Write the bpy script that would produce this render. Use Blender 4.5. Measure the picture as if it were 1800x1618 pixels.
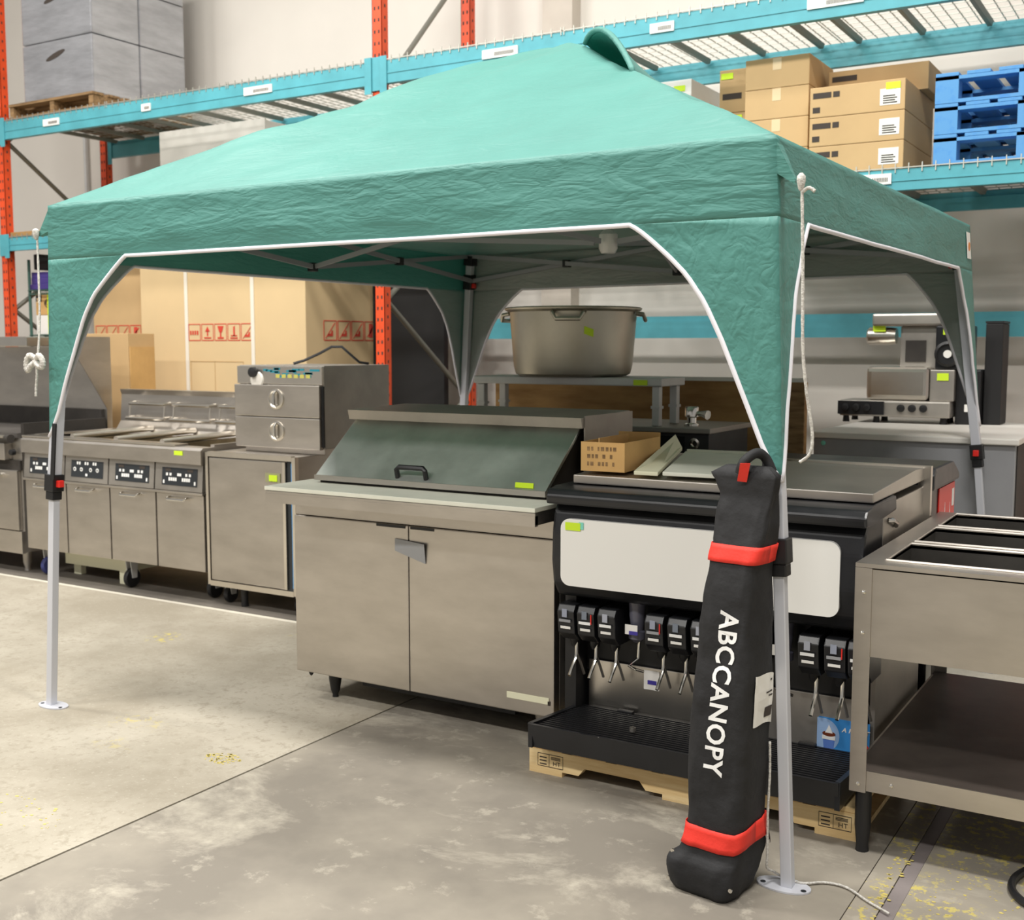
import bpy, bmesh, math, random
from mathutils import Vector, Matrix, noise
random.seed(7)
for o in list(bpy.data.objects): bpy.data.objects.remove(o)
scene = bpy.context.scene
COL = scene.collection
def lin(c):
    return tuple(((v/255)/12.92 if v/255 <= 0.04045 else ((v/255+0.055)/1.055)**2.4) for v in c)

# ---------------------------------------------------------------- camera
cam_d = bpy.data.cameras.new('camera'); cam = bpy.data.objects.new('camera', cam_d); COL.objects.link(cam)
cam_d.sensor_width = 36; cam_d.lens = 2022.86/1800*36; cam_d.clip_end = 100
r_ = Vector((0.855551, 0.517718, 0)); u_ = Vector((-0.050686, 0.083761, 0.995196)); f_ = Vector((-0.515231, 0.851441, -0.097903))
m = Matrix((r_, u_, -f_)).transposed().to_4x4(); m.translation = (0, 0, 1.5)
cam.matrix_world = m
cam_d.dof.use_dof = True; cam_d.dof.focus_distance = 3.5; cam_d.dof.aperture_fstop = 5.0
scene.camera = cam
# ---------------------------------------------------------------- light
w = bpy.data.worlds.new('world'); scene.world = w; w.use_nodes = True
bg = w.node_tree.nodes['Background']; bg.inputs[0].default_value = (1.0, 0.965, 0.92, 1); bg.inputs[1].default_value = 0.44
def area(x, y, z, sx, sy, e):
    l = bpy.data.lights.new('ceiling_light', 'AREA'); l.shape = 'RECTANGLE'; l.size = sx; l.size_y = sy
    l.energy = e; l.color = (1.0, 0.97, 0.925)
    o = bpy.data.objects.new('ceiling_light', l); COL.objects.link(o); o.location = (x, y, z)
for x in (-8.0, -3.9, 0.2):
    for y in (-2.2, 2.3):
        area(x, y, 6.4, 1.6, 0.5, 320)
area(-6.0, 4.3, 6.4, 1.6, 0.5, 150); area(-2.0, 4.3, 6.4, 1.6, 0.5, 150)
vs = scene.view_settings
vs.view_transform = 'Standard'; vs.look = 'None'; vs.gamma = 1; vs.use_curve_mapping = False; vs.exposure = -0.42

# ---------------------------------------------------------------- materials
def mat(name, c, rough=0.6, metal=0.0, var=0.0, scale=6.0, bump=0.0, bscale=40.0, c2=None, stretch=(1, 1, 1), lo=0.35, hi=0.65, spec=0.5, rvar=0.0, emit=None):
    m = bpy.data.materials.new(name); m.use_nodes = True
    nt = m.node_tree; b = nt.nodes['Principled BSDF']
    c = lin(c); b.inputs['Base Color'].default_value = (*c, 1)
    b.inputs['Roughness'].default_value = rough; b.inputs['Metallic'].default_value = metal
    b.inputs['Specular IOR Level'].default_value = spec
    if var or bump or c2 or rvar:
        tc = nt.nodes.new('ShaderNodeTexCoord'); mp = nt.nodes.new('ShaderNodeMapping'); mp.inputs['Scale'].default_value = stretch
        nt.links.new(tc.outputs['Object'], mp.inputs[0])
    if var or c2 or rvar:
        n = nt.nodes.new('ShaderNodeTexNoise'); n.inputs['Scale'].default_value = scale; n.inputs['Detail'].default_value = 6; n.inputs['Roughness'].default_value = 0.6
        nt.links.new(mp.outputs[0], n.inputs['Vector'])
        if var or c2:
            r = nt.nodes.new('ShaderNodeValToRGB')
            d = lin(c2) if c2 else tuple(max(0, v*(1-var)) for v in c)
            e = c if c2 else tuple(min(1, v*(1+var)) for v in c)
            r.color_ramp.elements[0].position = lo; r.color_ramp.elements[0].color = (*d, 1)
            r.color_ramp.elements[1].position = hi; r.color_ramp.elements[1].color = (*e, 1)
            nt.links.new(n.outputs[0], r.inputs[0]); nt.links.new(r.outputs[0], b.inputs['Base Color'])
        if rvar:
            mr = nt.nodes.new('ShaderNodeMapRange'); mr.inputs[3].default_value = max(0.03, rough-rvar); mr.inputs[4].default_value = rough+rvar
            nt.links.new(n.outputs[0], mr.inputs[0]); nt.links.new(mr.outputs[0], b.inputs['Roughness'])
    if bump:
        n2 = nt.nodes.new('ShaderNodeTexNoise'); n2.inputs['Scale'].default_value = bscale; n2.inputs['Detail'].default_value = 5
        nt.links.new(mp.outputs[0], n2.inputs['Vector'])
        bp = nt.nodes.new('ShaderNodeBump'); bp.inputs['Strength'].default_value = bump; bp.inputs['Distance'].default_value = 0.01
        nt.links.new(n2.outputs[0], bp.inputs['Height']); nt.links.new(bp.outputs[0], b.inputs['Normal'])
    if emit:
        b.inputs['Emission Color'].default_value = (*c, 1); b.inputs['Emission Strength'].default_value = emit
    return m
M = {}
M['steel'] = mat('brushed_steel', (194, 188, 180), 0.40, 1.0, var=0.10, scale=2.5, rvar=0.06, stretch=(1, 1, 3))
M['steel_dull'] = mat('dull_steel', (172, 167, 160), 0.5, 0.9, var=0.14, scale=3, rvar=0.08)
M['steel_bright'] = mat('bright_steel', (222, 216, 206), 0.28, 1.0, var=0.05, scale=5)
M['steel_lid'] = mat('lid_steel', (218, 222, 216), 0.42, 1.0, var=0.15, scale=3, rvar=0.08)
M['chrome'] = mat('chrome', (225, 222, 215), 0.15, 1.0)
M['aluminium'] = mat('aluminium_pot', (190, 185, 172), 0.42, 0.95, var=0.08, scale=4, rvar=0.05)
M['galv'] = mat('galvanised_white', (205, 205, 203), 0.5, 0.3, var=0.06)
M['wall'] = mat('painted_wall', (228, 222, 213), 0.85, var=0.04, scale=0.7)
M['pilaster'] = mat('pilaster_paint', (206, 196, 184), 0.85, var=0.04)
M['teal_beam'] = mat('teal_paint', (84, 164, 176), 0.45, var=0.10, scale=5)
M['orange'] = mat('orange_paint', (222, 78, 34), 0.5, var=0.12, scale=6)
M['wire'] = mat('zinc_wire', (196, 194, 184), 0.45, 0.7)
M['wire_green'] = mat('green_wire', (58, 92, 82), 0.5)
M['brace'] = mat('galvanised_brace', (140, 138, 128), 0.5, 0.6)
def fabric(name, c, tc_, trans, rough, metal, stretch=(0.7, 0.7, 2.6), strength=0.32):
    m = mat(name, c, rough, metal, var=0.05, scale=3, spec=0.45); nt = m.node_tree; b = nt.nodes['Principled BSDF']; N = nt.nodes.new; L = nt.links.new
    tc = N('ShaderNodeTexCoord'); mpp = N('ShaderNodeMapping'); mpp.inputs['Scale'].default_value = stretch; L(tc.outputs['Object'], mpp.inputs[0]); hs = []
    for sc, dist, amp in ((4.0, 1.2, 1.0), (11.0, 0.8, 0.6), (26.0, 0.3, 0.25)):       # ridged creases of folded cloth
        n = N('ShaderNodeTexNoise'); n.inputs['Scale'].default_value = sc; n.inputs['Detail'].default_value = 2; n.inputs['Distortion'].default_value = dist; L(mpp.outputs[0], n.inputs['Vector'])
        a = N('ShaderNodeMath'); a.operation = 'SUBTRACT'; a.inputs[1].default_value = 0.5; L(n.outputs[0], a.inputs[0])
        d = N('ShaderNodeMath'); d.operation = 'ABSOLUTE'; L(a.outputs[0], d.inputs[0])
        e = N('ShaderNodeMath'); e.operation = 'MULTIPLY'; e.inputs[1].default_value = amp; L(d.outputs[0], e.inputs[0]); hs.append(e)
    a1 = N('ShaderNodeMath'); L(hs[0].outputs[0], a1.inputs[0]); L(hs[1].outputs[0], a1.inputs[1])
    a2 = N('ShaderNodeMath'); L(a1.outputs[0], a2.inputs[0]); L(hs[2].outputs[0], a2.inputs[1])
    bp = N('ShaderNodeBump'); bp.inputs['Strength'].default_value = strength; bp.inputs['Distance'].default_value = 0.03
    L(a2.outputs[0], bp.inputs['Height']); L(bp.outputs[0], b.inputs['Normal'])
    tr_ = N('ShaderNodeBsdfTranslucent'); tr_.inputs[0].default_value = (*lin(tc_), 1); mx = N('ShaderNodeMixShader'); mx.inputs[0].default_value = trans
    out = nt.nodes['Material Output']; L(b.outputs[0], mx.inputs[1]); L(tr_.outputs[0], mx.inputs[2]); L(mx.outputs[0], out.inputs[0]); return m
M['canopy'] = fabric('green_fabric', (92, 153, 144), (90, 176, 160), 0.25, 0.52, 0.0)
M['canopy_crinkled'] = fabric('crinkled_green_fabric', (92, 153, 144), (90, 176, 160), 0.25, 0.5, 0.0, (1.3, 1.3, 1.3), 0.38)
M['canopy_in'] = fabric('silver_coating', (166, 168, 164), (170, 190, 182), 0.25, 0.5, 0.2)
M['truss'] = mat('grey_truss', (150, 152, 156), 0.5, 0.2)
M['binding'] = mat('white_binding', (232, 230, 236), 0.7)
M['leg'] = mat('powder_coated_leg', (205, 207, 214), 0.4, 0.15)
M['black'] = mat('black_plastic', (26, 26, 28), 0.45, var=0.1)
M['black_soft'] = mat('black_rubber', (20, 20, 21), 0.65)
M['black_gloss'] = mat('black_gloss_plastic', (30, 31, 34), 0.33, var=0.15, scale=8, rvar=0.08)
M['bag'] = mat('black_polyester', (27, 27, 29), 0.72, var=0.2, scale=12, bump=0.35, bscale=25)
M['red'] = mat('red_webbing', (226, 52, 38), 0.65, var=0.05, bump=0.1, bscale=120)
M['redplastic'] = mat('red_plastic', (224, 44, 36), 0.4)
M['white'] = mat('white_print', (240, 240, 238), 0.6)
M['paper'] = mat('white_paper', (236, 234, 228), 0.75)
M['rope'] = mat('white_rope', (225, 222, 214), 0.8, c2=(176, 172, 165), scale=120, bump=0.4, bscale=220)
M['carton'] = mat('cardboard', (196, 164, 118), 0.8, var=0.05, scale=2.5)
M['carton_tall'] = mat('cardboard_tall', (214, 188, 144), 0.8, var=0.04, scale=1.5)
M['carton_old'] = mat('cardboard_box', (206, 165, 105), 0.8, var=0.08, scale=5)
M['redprint'] = mat('red_print', (206, 66, 50), 0.8)
M['darkprint'] = mat('dark_print', (62, 54, 48), 0.8)
M['tape'] = mat('clear_tape', (224, 200, 160), 0.25)
M['strap'] = mat('white_strap', (232, 226, 212), 0.5)
M['wood'] = mat('pallet_wood', (240, 214, 162), 0.75, c2=(222, 190, 134), scale=7, stretch=(0.6, 6, 6), bump=0.1)
M['wood_old'] = mat('old_pallet_wood', (160, 128, 88), 0.8, c2=(112, 86, 56), scale=7, stretch=(0.6, 6, 6))
M['ply'] = mat('plywood', (186, 146, 92), 0.7, c2=(146, 106, 60), scale=2.2, stretch=(1, 1, 5))
M['blue'] = mat('blue_paint', (44, 124, 206), 0.6, c2=(86, 150, 206), scale=9, lo=0.5, hi=0.75)
M['wrap'] = mat('stretch_wrap', (172, 173, 177), 0.18, 0.5, var=0.14, scale=3, stretch=(1, 1, 4), bump=0.5, bscale=10)
M['white_panel'] = mat('white_enamel', (226, 222, 214), 0.45)
M['grey_panel'] = mat('grey_enamel', (150, 151, 154), 0.5, var=0.04)
M['board'] = mat('cutting_board', (228, 229, 214), 0.5, var=0.04, scale=8)
M['cream'] = mat('cream_plastic', (232, 230, 200), 0.5)
M['lightpanel'] = mat('white_acrylic', (236, 235, 230), 0.3)
M['tag'] = mat('neon_tag', (206, 238, 44), 0.6)
M['tag_teal'] = mat('teal_tag', (130, 214, 196), 0.6)
M['bluetrim'] = mat('blue_film', (70, 150, 210), 0.4)
M['display'] = mat('control_display', (44, 48, 52), 0.35)
M['darkiron'] = mat('cast_iron', (46, 42, 38), 0.7, var=0.3, scale=6)
M['griddle'] = mat('griddle_plate', (96, 92, 88), 0.5, 0.4, var=0.2, scale=3)
M['purple'] = mat('purple_cloth', (72, 58, 132), 0.9)
M['brownshelf'] = mat('worn_shelf', (84, 76, 70), 0.5, 0.3, var=0.25, scale=3)
M['skyblue'] = mat('sky_blue_print', (58, 142, 214), 0.5)
M['paleblue'] = mat('pale_blue_print', (158, 190, 232), 0.5)
M['cola'] = mat('brown_print', (112, 50, 24), 0.5)
M['purpleprint'] = mat('purple_print', (62, 52, 150), 0.5)
M['greenboard'] = mat('tan_fibre', (150, 150, 110), 0.8)
M['well'] = mat('well_steel', (120, 117, 112), 0.4, 0.9, var=0.15, scale=6)
M['greasy'] = mat('vat_interior', (120, 108, 84), 0.4, 0.8, var=0.25, scale=6)
M['slab_dark'] = None

def floor_mat(name, base, dark, light, yellow=None, smooth=False):
    m = bpy.data.materials.new(name); m.use_nodes = True; nt = m.node_tree; b = nt.nodes['Principled BSDF']
    N = nt.nodes.new; L = nt.links.new
    tc = N('ShaderNodeTexCoord')
    def ns(scale, det=8, rough=0.65, dist=0.0, st=None):
        n = N('ShaderNodeTexNoise'); n.inputs['Scale'].default_value = scale; n.inputs['Detail'].default_value = det; n.inputs['Roughness'].default_value = rough; n.inputs['Distortion'].default_value = dist
        if st:
            mp = N('ShaderNodeMapping'); mp.inputs['Scale'].default_value = st; L(tc.outputs['Object'], mp.inputs[0]); L(mp.outputs[0], n.inputs['Vector'])
        else: L(tc.outputs['Object'], n.inputs['Vector'])
        return n
    def ramp(n, a, bb, p0, p1):
        r = N('ShaderNodeValToRGB'); r.color_ramp.elements[0].position = p0; r.color_ramp.elements[1].position = p1
        r.color_ramp.elements[0].color = (*a, 1); r.color_ramp.elements[1].color = (*bb, 1); L(n.outputs[0], r.inputs[0]); return r
    def mix(fac, a, bb):
        x = N('ShaderNodeMix'); x.data_type = 'RGBA'; L(fac.outputs[0], x.inputs[0])
        L(a, x.inputs[6])
        if hasattr(bb, 'default_value'): L(bb, x.inputs[7])
        else: x.inputs[7].default_value = (*bb, 1)
        return x.outputs[2]
    base, dark, light = lin(base), lin(dark), lin(light)
    c = ramp(ns(1.3, 6, 0.6), dark, base, 0.38, 0.62).outputs[0]
    if smooth:
        c = mix(ramp(ns(1.1, 10, 0.72, 0.4, (1.0, 1.7, 1)), (0, 0, 0), (0.6, 0.6, 0.6), 0.52, 0.64), c, light)
        c = mix(ramp(ns(9, 6, 0.7), (0, 0, 0), (0.35, 0.35, 0.35), 0.58, 0.66), c, light)
    else:
        c = mix(ramp(ns(28, 4, 0.7), (0, 0, 0), (0.8, 0.8, 0.8), 0.52, 0.66), c, dark)
        c = mix(ramp(ns(60, 3, 0.7), (0, 0, 0), (0.5, 0.5, 0.5), 0.58, 0.72), c, light)
    if yellow:
        k = N('ShaderNodeMath'); k.operation = 'MULTIPLY'
        L(ramp(ns(26, 4, 0.75), (0, 0, 0), (1, 1, 1), 0.53, 0.60).outputs[0], k.inputs[0]); L(ramp(ns(1.6, 2, 0.5), (0, 0, 0), (1, 1, 1), yellow, yellow+0.08).outputs[0], k.inputs[1])
        c = mix(k, c, lin((190, 176, 104)))
    L(c, b.inputs['Base Color'])
    b.inputs['Roughness'].default_value = 0.62 if smooth else 0.85
    b.inputs['Specular IOR Level'].default_value = 0.35
    bp = N('ShaderNodeBump'); bp.inputs['Strength'].default_value = 0.12 if smooth else 0.35; bp.inputs['Distance'].default_value = 0.006
    L(ns(35, 6, 0.7).outputs[0], bp.inputs['Height']); L(bp.outputs[0], b.inputs['Normal'])
    return m

# ---------------------------------------------------------------- helpers
ORG = {}
class MB:
    def __init__(s): s.bm = bmesh.new()
    def _f(s, vs):
        try: return s.bm.faces.new(vs)
        except ValueError: return None
    def hexa(s, p):
        v = [s.bm.verts.new(q) for q in p]
        for f in ((3, 2, 1, 0), (4, 5, 6, 7), (0, 1, 5, 4), (1, 2, 6, 5), (2, 3, 7, 6), (3, 0, 4, 7)): s._f([v[i] for i in f])
        return s
    def box(s, x0, x1, y0, y1, z0, z1):
        return s.hexa([(x0, y0, z0), (x1, y0, z0), (x1, y1, z0), (x0, y1, z0), (x0, y0, z1), (x1, y0, z1), (x1, y1, z1), (x0, y1, z1)])
    def prism(s, pts, vec):                       # planar polygon swept along vec
        vec = Vector(vec); a = [s.bm.verts.new(p) for p in pts]; b = [s.bm.verts.new(Vector(p)+vec) for p in pts]
        s._f(a[::-1]); s._f(b); n = len(a)
        for i in range(n): s._f([a[i], a[(i+1) % n], b[(i+1) % n], b[i]])
        return s
    def tube(s, pts, r, n=8, cap=True):
        pts = [Vector(p) for p in pts]; rings = []
        up = None
        for i, p in enumerate(pts):
            t = (pts[min(i+1, len(pts)-1)]-pts[max(i-1, 0)])
            t = t.normalized() if t.length > 1e-9 else Vector((0, 0, 1))
            if up is None: up = Vector((0, 0, 1)) if abs(t.z) < 0.9 else Vector((1, 0, 0))
            a = t.cross(up)
            if a.length < 1e-4: a = t.cross(Vector((0, 1, 0.3)))
            a.normalize(); bb = a.cross(t).normalized(); up = bb
            rr = r[i] if isinstance(r, (list, tuple)) else r
            rings.append([s.bm.verts.new(p+a*math.cos(2*math.pi*k/n)*rr+bb*math.sin(2*math.pi*k/n)*rr) for k in range(n)])
        for A, B in zip(rings, rings[1:]):
            for k in range(n): s._f([A[k], A[(k+1) % n], B[(k+1) % n], B[k]])
        if cap: s._f(rings[0][::-1]); s._f(rings[-1])
        return s
    def bar(s, p, q, wx, wz):                     # square bar between two points
        p, q = Vector(p), Vector(q); t = (q-p).normalized(); up = Vector((0, 0, 1)) if abs(t.z) < 0.9 else Vector((0, 1, 0))
        a = t.cross(up).normalized()*wx/2; b = a.cross(t).normalized()*wz/2
        return s.hexa([p-a-b, p+a-b, p+a+b, p-a+b, q-a-b, q+a-b, q+a+b, q-a+b])
    def lathe(s, prof, c, n=32, axis='z'):
        rings = []
        for r, h in prof:
            R_ = []
            for k in range(n):
                a = 2*math.pi*k/n; x, y = r*math.cos(a), r*math.sin(a)
                v = (x, y, h) if axis == 'z' else ((x, h, y) if axis == 'y' else (h, x, y))
                R_.append(s.bm.verts.new(Vector(v)+Vector(c)))
            rings.append(R_)
        for A, B in zip(rings, rings[1:]):
            for k in range(n): s._f([A[k], A[(k+1) % n], B[(k+1) % n], B[k]])
        s._f(rings[0][::-1]); s._f(rings[-1]); return s
    def grid(s, fn, nu, nv):
        V = [[s.bm.verts.new(fn(i/nu, j/nv)) for j in range(nv+1)] for i in range(nu+1)]
        for i in range(nu):
            for j in range(nv): s._f([V[i][j], V[i+1][j], V[i+1][j+1], V[i][j+1]])
        return s
    def build(s, name, material, parent=None, bevel=0.0, smooth=False, seg=2, weld=False):
        bm = s.bm
        if weld: bmesh.ops.remove_doubles(bm, verts=bm.verts, dist=1e-4)
        if bevel: bmesh.ops.bevel(bm, geom=list(bm.edges), offset=bevel, segments=seg, affect='EDGES', profile=0.6, clamp_overlap=True)
        bmesh.ops.recalc_face_normals(bm, faces=bm.faces)
        org = ORG.get(parent.name, Vector()) if parent else None
        if parent is None:                          # thing that is one mesh: origin at base centre
            xs = [v.co.x for v in bm.verts]; ys = [v.co.y for v in bm.verts]; zs = [v.co.z for v in bm.verts]
            org = Vector(((min(xs)+max(xs))/2, (min(ys)+max(ys))/2, min(zs)))
        bmesh.ops.translate(bm, verts=bm.verts, vec=-org)
        me = bpy.data.meshes.new(name); bm.to_mesh(me); bm.free()
        if smooth:
            for p in me.polygons: p.use_smooth = True
            if smooth != 'all': me.set_sharp_from_angle(angle=math.radians(40))
        me.materials.append(M[material] if isinstance(material, str) else material)
        o = bpy.data.objects.new(name, me); COL.objects.link(o)
        if parent: o.parent = parent
        else: o.location = org
        ORG[o.name] = org
        return o
def tag(o, label, cat, group=None, kind=None):
    o['label'] = label; o['category'] = cat
    if group: o['group'] = group
    if kind: o['kind'] = kind
    return o
def thing(name, label, cat, loc, group=None):
    o = bpy.data.objects.new(name, None); COL.objects.link(o); o.location = loc; o.empty_display_size = 0.1
    ORG[o.name] = Vector(loc); return tag(o, label, cat, group)
def B(name, material, parent, x0, x1, y0, y1, z0, z1, bevel=0.0, **k):
    return MB().box(x0, x1, y0, y1, z0, z1).build(name, material, parent, bevel, **k)
def solid(o, t, inner=None, offset=-1):
    md = o.modifiers.new('thickness', 'SOLIDIFY'); md.thickness = t; md.offset = offset
    if inner: o.data.materials.append(M[inner]); md.material_offset = 1
    return o
def text(name, body, size, fn, material, parent, bold=0.0, shear=0.0, align='CENTER', thick=0.0):
    cu = bpy.data.curves.new(name, 'FONT'); cu.body = body; cu.size = size; cu.offset = bold; cu.shear = shear; cu.space_character = 1.07; cu.align_x = align; cu.align_y = 'CENTER'; cu.resolution_u = 3
    t = bpy.data.objects.new('tmp_text', cu); COL.objects.link(t); bpy.context.view_layer.update()
    me = bpy.data.meshes.new_from_object(t.evaluated_get(bpy.context.evaluated_depsgraph_get()))
    bpy.data.objects.remove(t); bm = bmesh.new(); bm.from_mesh(me); bpy.data.meshes.remove(me)
    mb = MB(); mb.bm = bm
    for v in bm.verts: v.co = fn(v.co.x, v.co.y)
    return mb.build(name, material, parent)
def plane_fn(o, xd, yd):
    o, xd, yd = Vector(o), Vector(xd), Vector(yd)
    return lambda x, y: o+xd*x+yd*y
def front(x, y, z): return plane_fn((x, y, z), (1, 0, 0), (0, 0, 1))       # print on a face that looks towards -Y
def right(x, y, z): return plane_fn((x, y, z), (0, 1, 0), (0, 0, 1))       # print on a face that looks towards +X

# ---------------------------------------------------------------- setting
fl = B('floor', floor_mat('joint_fill', (96, 88, 78), (80, 74, 66), (110, 104, 96)), None, -14, 5, -6, 8, -0.2, -0.012); fl['kind'] = 'structure'
sl_tan = floor_mat('tan_concrete', (174, 167, 152), (149, 141, 125), (190, 184, 169), yellow=0.66)
sl_grey = floor_mat('grey_concrete', (150, 143, 130), (124, 118, 108), (190, 183, 167), smooth=True)
sl_yel = floor_mat('yellow_flecked_concrete', (158, 150, 136), (140, 134, 122), (182, 175, 160), yellow=0.34, smooth=True)
sl_seal = mat('joint_sealant', (128, 120, 118), 0.6, var=0.1, scale=4)
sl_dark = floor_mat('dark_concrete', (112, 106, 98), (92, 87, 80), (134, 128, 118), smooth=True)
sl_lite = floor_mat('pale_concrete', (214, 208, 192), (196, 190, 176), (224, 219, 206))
G = 0.005
for x0, x1, y0, y1, mm in ((-14, -2.85-G, -6, 4.66, sl_tan), (-14, -2.85-G, 4.66, 4.70-G, sl_lite), (-2.85+G, -0.76-G*.3, -6, 4.70-G, sl_grey), (-0.76+G*.3, -0.685, -6, 4.70-G, sl_yel), (-0.683, -0.642, -6, 4.70-G, sl_seal), (-0.64, 5, -6, 4.70-G, sl_yel),
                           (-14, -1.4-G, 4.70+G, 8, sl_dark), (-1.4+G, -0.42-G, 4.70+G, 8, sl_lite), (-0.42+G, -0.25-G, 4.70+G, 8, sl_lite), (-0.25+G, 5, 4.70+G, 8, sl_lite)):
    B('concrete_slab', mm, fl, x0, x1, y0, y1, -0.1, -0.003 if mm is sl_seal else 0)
random.seed(11)
M['yellow_paint'] = mat('worn_yellow_paint', (194, 178, 100), 0.8, var=0.1, scale=20)
def flakes(cx_, cy_, rx, ry, n, sz):
    q = MB()
    for k in range(n):
        a, r = random.random()*6.28, math.sqrt(random.random()); x, y = cx_+rx*r*math.cos(a), cy_+ry*r*math.sin(a); s_ = sz*(.4+random.random())
        q.prism([(x+s_*(.6+.6*random.random())*math.cos(b_*1.05), y+s_*.7*(.6+.6*random.random())*math.sin(b_*1.05), .0003) for b_ in range(6)], (0, 0, .0006))
    o = q.build('paint_flakes', 'yellow_paint', fl); o['kind'] = 'stuff'
flakes(-3.02, 2.945, .075, .05, 110, .006); flakes(-3.27, 2.25, .25, .10, 60, .006)
flakes(-.70, 3.36, .028, .14, 40, .006); flakes(-.70, 3.05, .03, .15, 26, .007); flakes(-.5, 3.2, .14, .25, 60, .005)
wl = B('wall_back', 'wall', None, -14, 5, 7.75, 8, 0, 6.4); wl['kind'] = 'structure'
tr = B('trim_1', 'pilaster', None, -4.35, -4.1, 7.62, 7.75, 0, 6.4); tr['kind'] = 'structure'
tag(MB().tube([(-9.55, 7.7, 0.5), (-9.55, 7.7, 5.5)], 0.02).build('wall_conduit', 'galv', None, smooth=True), 'thin grey conduit pipe running up the white back wall at far left', 'pipe')

# ---------------------------------------------------------------- pallet rack
RY0, RY1 = 6.30, 7.37
UPX = (-8.90, -4.865, -0.66)
rk = thing('pallet_rack', 'teal and orange pallet rack along the white back wall', 'rack', (-4.865, 6.8, 0))
for ux in UPX:
    for yy, h in ((RY0, 4.7), (RY1, 4.7)):
        p = MB()
        # open C section: face, two sides
        p.box(ux-0.040, ux+0.040, yy, yy+0.004, 0.01, h); p.box(ux-0.040, ux-0.036, yy, yy+0.07, 0.01, h); p.box(ux+0.036, ux+0.040, yy, yy+0.07, 0.01, h)
        up = p.build('upright', 'orange', rk)
        q = MB(); hz = 0.15
        while hz < h-0.05:
            for sx in (-0.017, 0.017): q.box(ux+sx-0.006, ux+sx+0.006, yy-0.0015, yy+0.001, hz, hz+0.022)
            q.box(ux+0.039, ux+0.0415, yy+0.03, yy+0.042, hz+0.02, hz+0.04)
            hz += 0.0762
        hh = q.build('slot_holes', 'darkprint', up); hh['kind'] = 'stuff'
        B('base_plate', 'orange', up, ux-0.07, ux+0.07, yy-0.03, yy+0.1, 0.001, 0.012)
    nodes = [(RY1, 0.25), (RY0+0.07, 0.45), (RY1, 1.12), (RY0+0.07, 1.82), (RY1, 2.52), (RY0+0.07, 3.24), (RY1+0.02, 4.3)]
    for (ya, za), (yb, zb) in zip(nodes, nodes[1:]):
        MB().tube([(ux, ya, za), (ux, yb, zb)], 0.019, 10).build('brace', 'brace', rk, smooth=True)
LV = ((3.245, 3.393), (2.315, 2.425))
def beam(x0, x1, y, z0, z1, side):
    p = MB()
    # stepped box beam
    p.prism([(x0, y-0.0, z0), (x0, y+0.045, z0), (x0, y+0.045, z1-0.035), (x0, y+0.028, z1-0.035), (x0, y+0.028, z1), (x0, y, z1)], (x1-x0, 0, 0)) if side > 0 else \
    p.prism([(x0, y, z0), (x0, y+0.045, z0), (x0, y+0.045, z1), (x0, y+0.017, z1), (x0, y+0.017, z1-0.035), (x0, y, z1-0.035)], (x1-x0, 0, 0))
    p.box(x0, x1, y-0.004 if side > 0 else y+0.045, y if side > 0 else y+0.049, z0+(z1-z0)*0.42, z0+(z1-z0)*0.47)
    b = p.build('beam', 'teal_beam', rk)
    for e, s_ in ((x0, -1), (x1, 1)):
        B('beam_connector', 'teal_beam', b, e-0.006 if s_ < 0 else e-0.05, e+0.05 if s_ < 0 else e+0.006, y-0.01, y-0.004, z0-0.06, z1+0.03)
    return b
def beam_label(b, x, z, wd, y=RY0, hgt=0.055):
    l = B('label_holder', 'paper', b, x, x+wd, y-0.021, y-0.013, z, z+hgt)
    q = MB(); n = max(3, int(wd/0.014))
    for i in range(n): q.box(x+wd*0.35+i*wd*0.55/n, x+wd*0.35+(i+0.5)*wd*0.55/n, y-0.0222, y-0.0212, z+0.012, z+0.034)
    q.build('printed_code', 'darkprint', b)
for i in range(2):
    x0, x1 = UPX[i]+0.042, UPX[i+1]-0.042
    for li, (z0, z1) in enumerate(LV):
        bf = beam(x0, x1, RY0-0.012, z0, z1, 1); beam(x0, x1, RY1+0.03, z0, z1, -1)
        if li == 0:
            for x, wd in (((-8.3, 0.2), (-7.13, 0.1), (-6.06, 0.27)) if i == 0 else ((-4.02, 0.26), (-2.87, 0.15), (-1.95, 0.3))): beam_label(bf, x, z0+0.055, wd)
        elif i == 1: beam_label(bf, -1.63, z0+0.035, 0.15)
    if i == 1: beam(x0, x1, RY1+0.03, 1.56, 1.71, -1)
    # connector wraps around the front post, upper level
for ux in UPX:
    for (z0, z1) in LV: B('beam_bracket', 'teal_beam', rk, ux-0.046, ux+0.046, RY0-0.012, RY0-0.003, z0-0.04, z1+0.03)
# wire decks
def deck(x0, x1, z, label, dense):
    t = thing('wire_deck', label, 'wire deck', ((x0+x1)/2, (RY0+RY1)/2, z), 'wire decks on the rack')
    q = MB(); y0, y1 = RY0-0.016, RY1+0.08; w_ = 0.0026
    n = int((x1-x0)/0.066)
    for k in range(n+1):
        x = x0+(x1-x0)*k/n
        q.box(x-w_, x+w_, y0, y1, z, z+w_*2); q.box(x-w_, x+w_, y0-0.002, y0+0.004, z-0.028, z+0.02)
    n = int((y1-y0)/0.105)
    for k in range(n+1):
        y = y0+(y1-y0)*k/n; q.box(x0, x1, y-w_, y+w_, z-w_*2, z)
    o = q.build('wire_mesh', 'wire', t); o['kind'] = 'stuff'
    for fx in (0.08, 0.36, 0.64, 0.92):
        x = x0+(x1-x0)*fx
        MB().prism([(x-0.022, RY0+0.05, z-0.006), (x+0.022, RY0+0.05, z-0.006), (x+0.012, RY0+0.05, z-0.034), (x-0.012, RY0+0.05, z-0.034)], (0, RY1-RY0-0.03, 0)).build('support_channel', 'brace', t)
names = ('leftmost', 'middle', 'rightmost')
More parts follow.
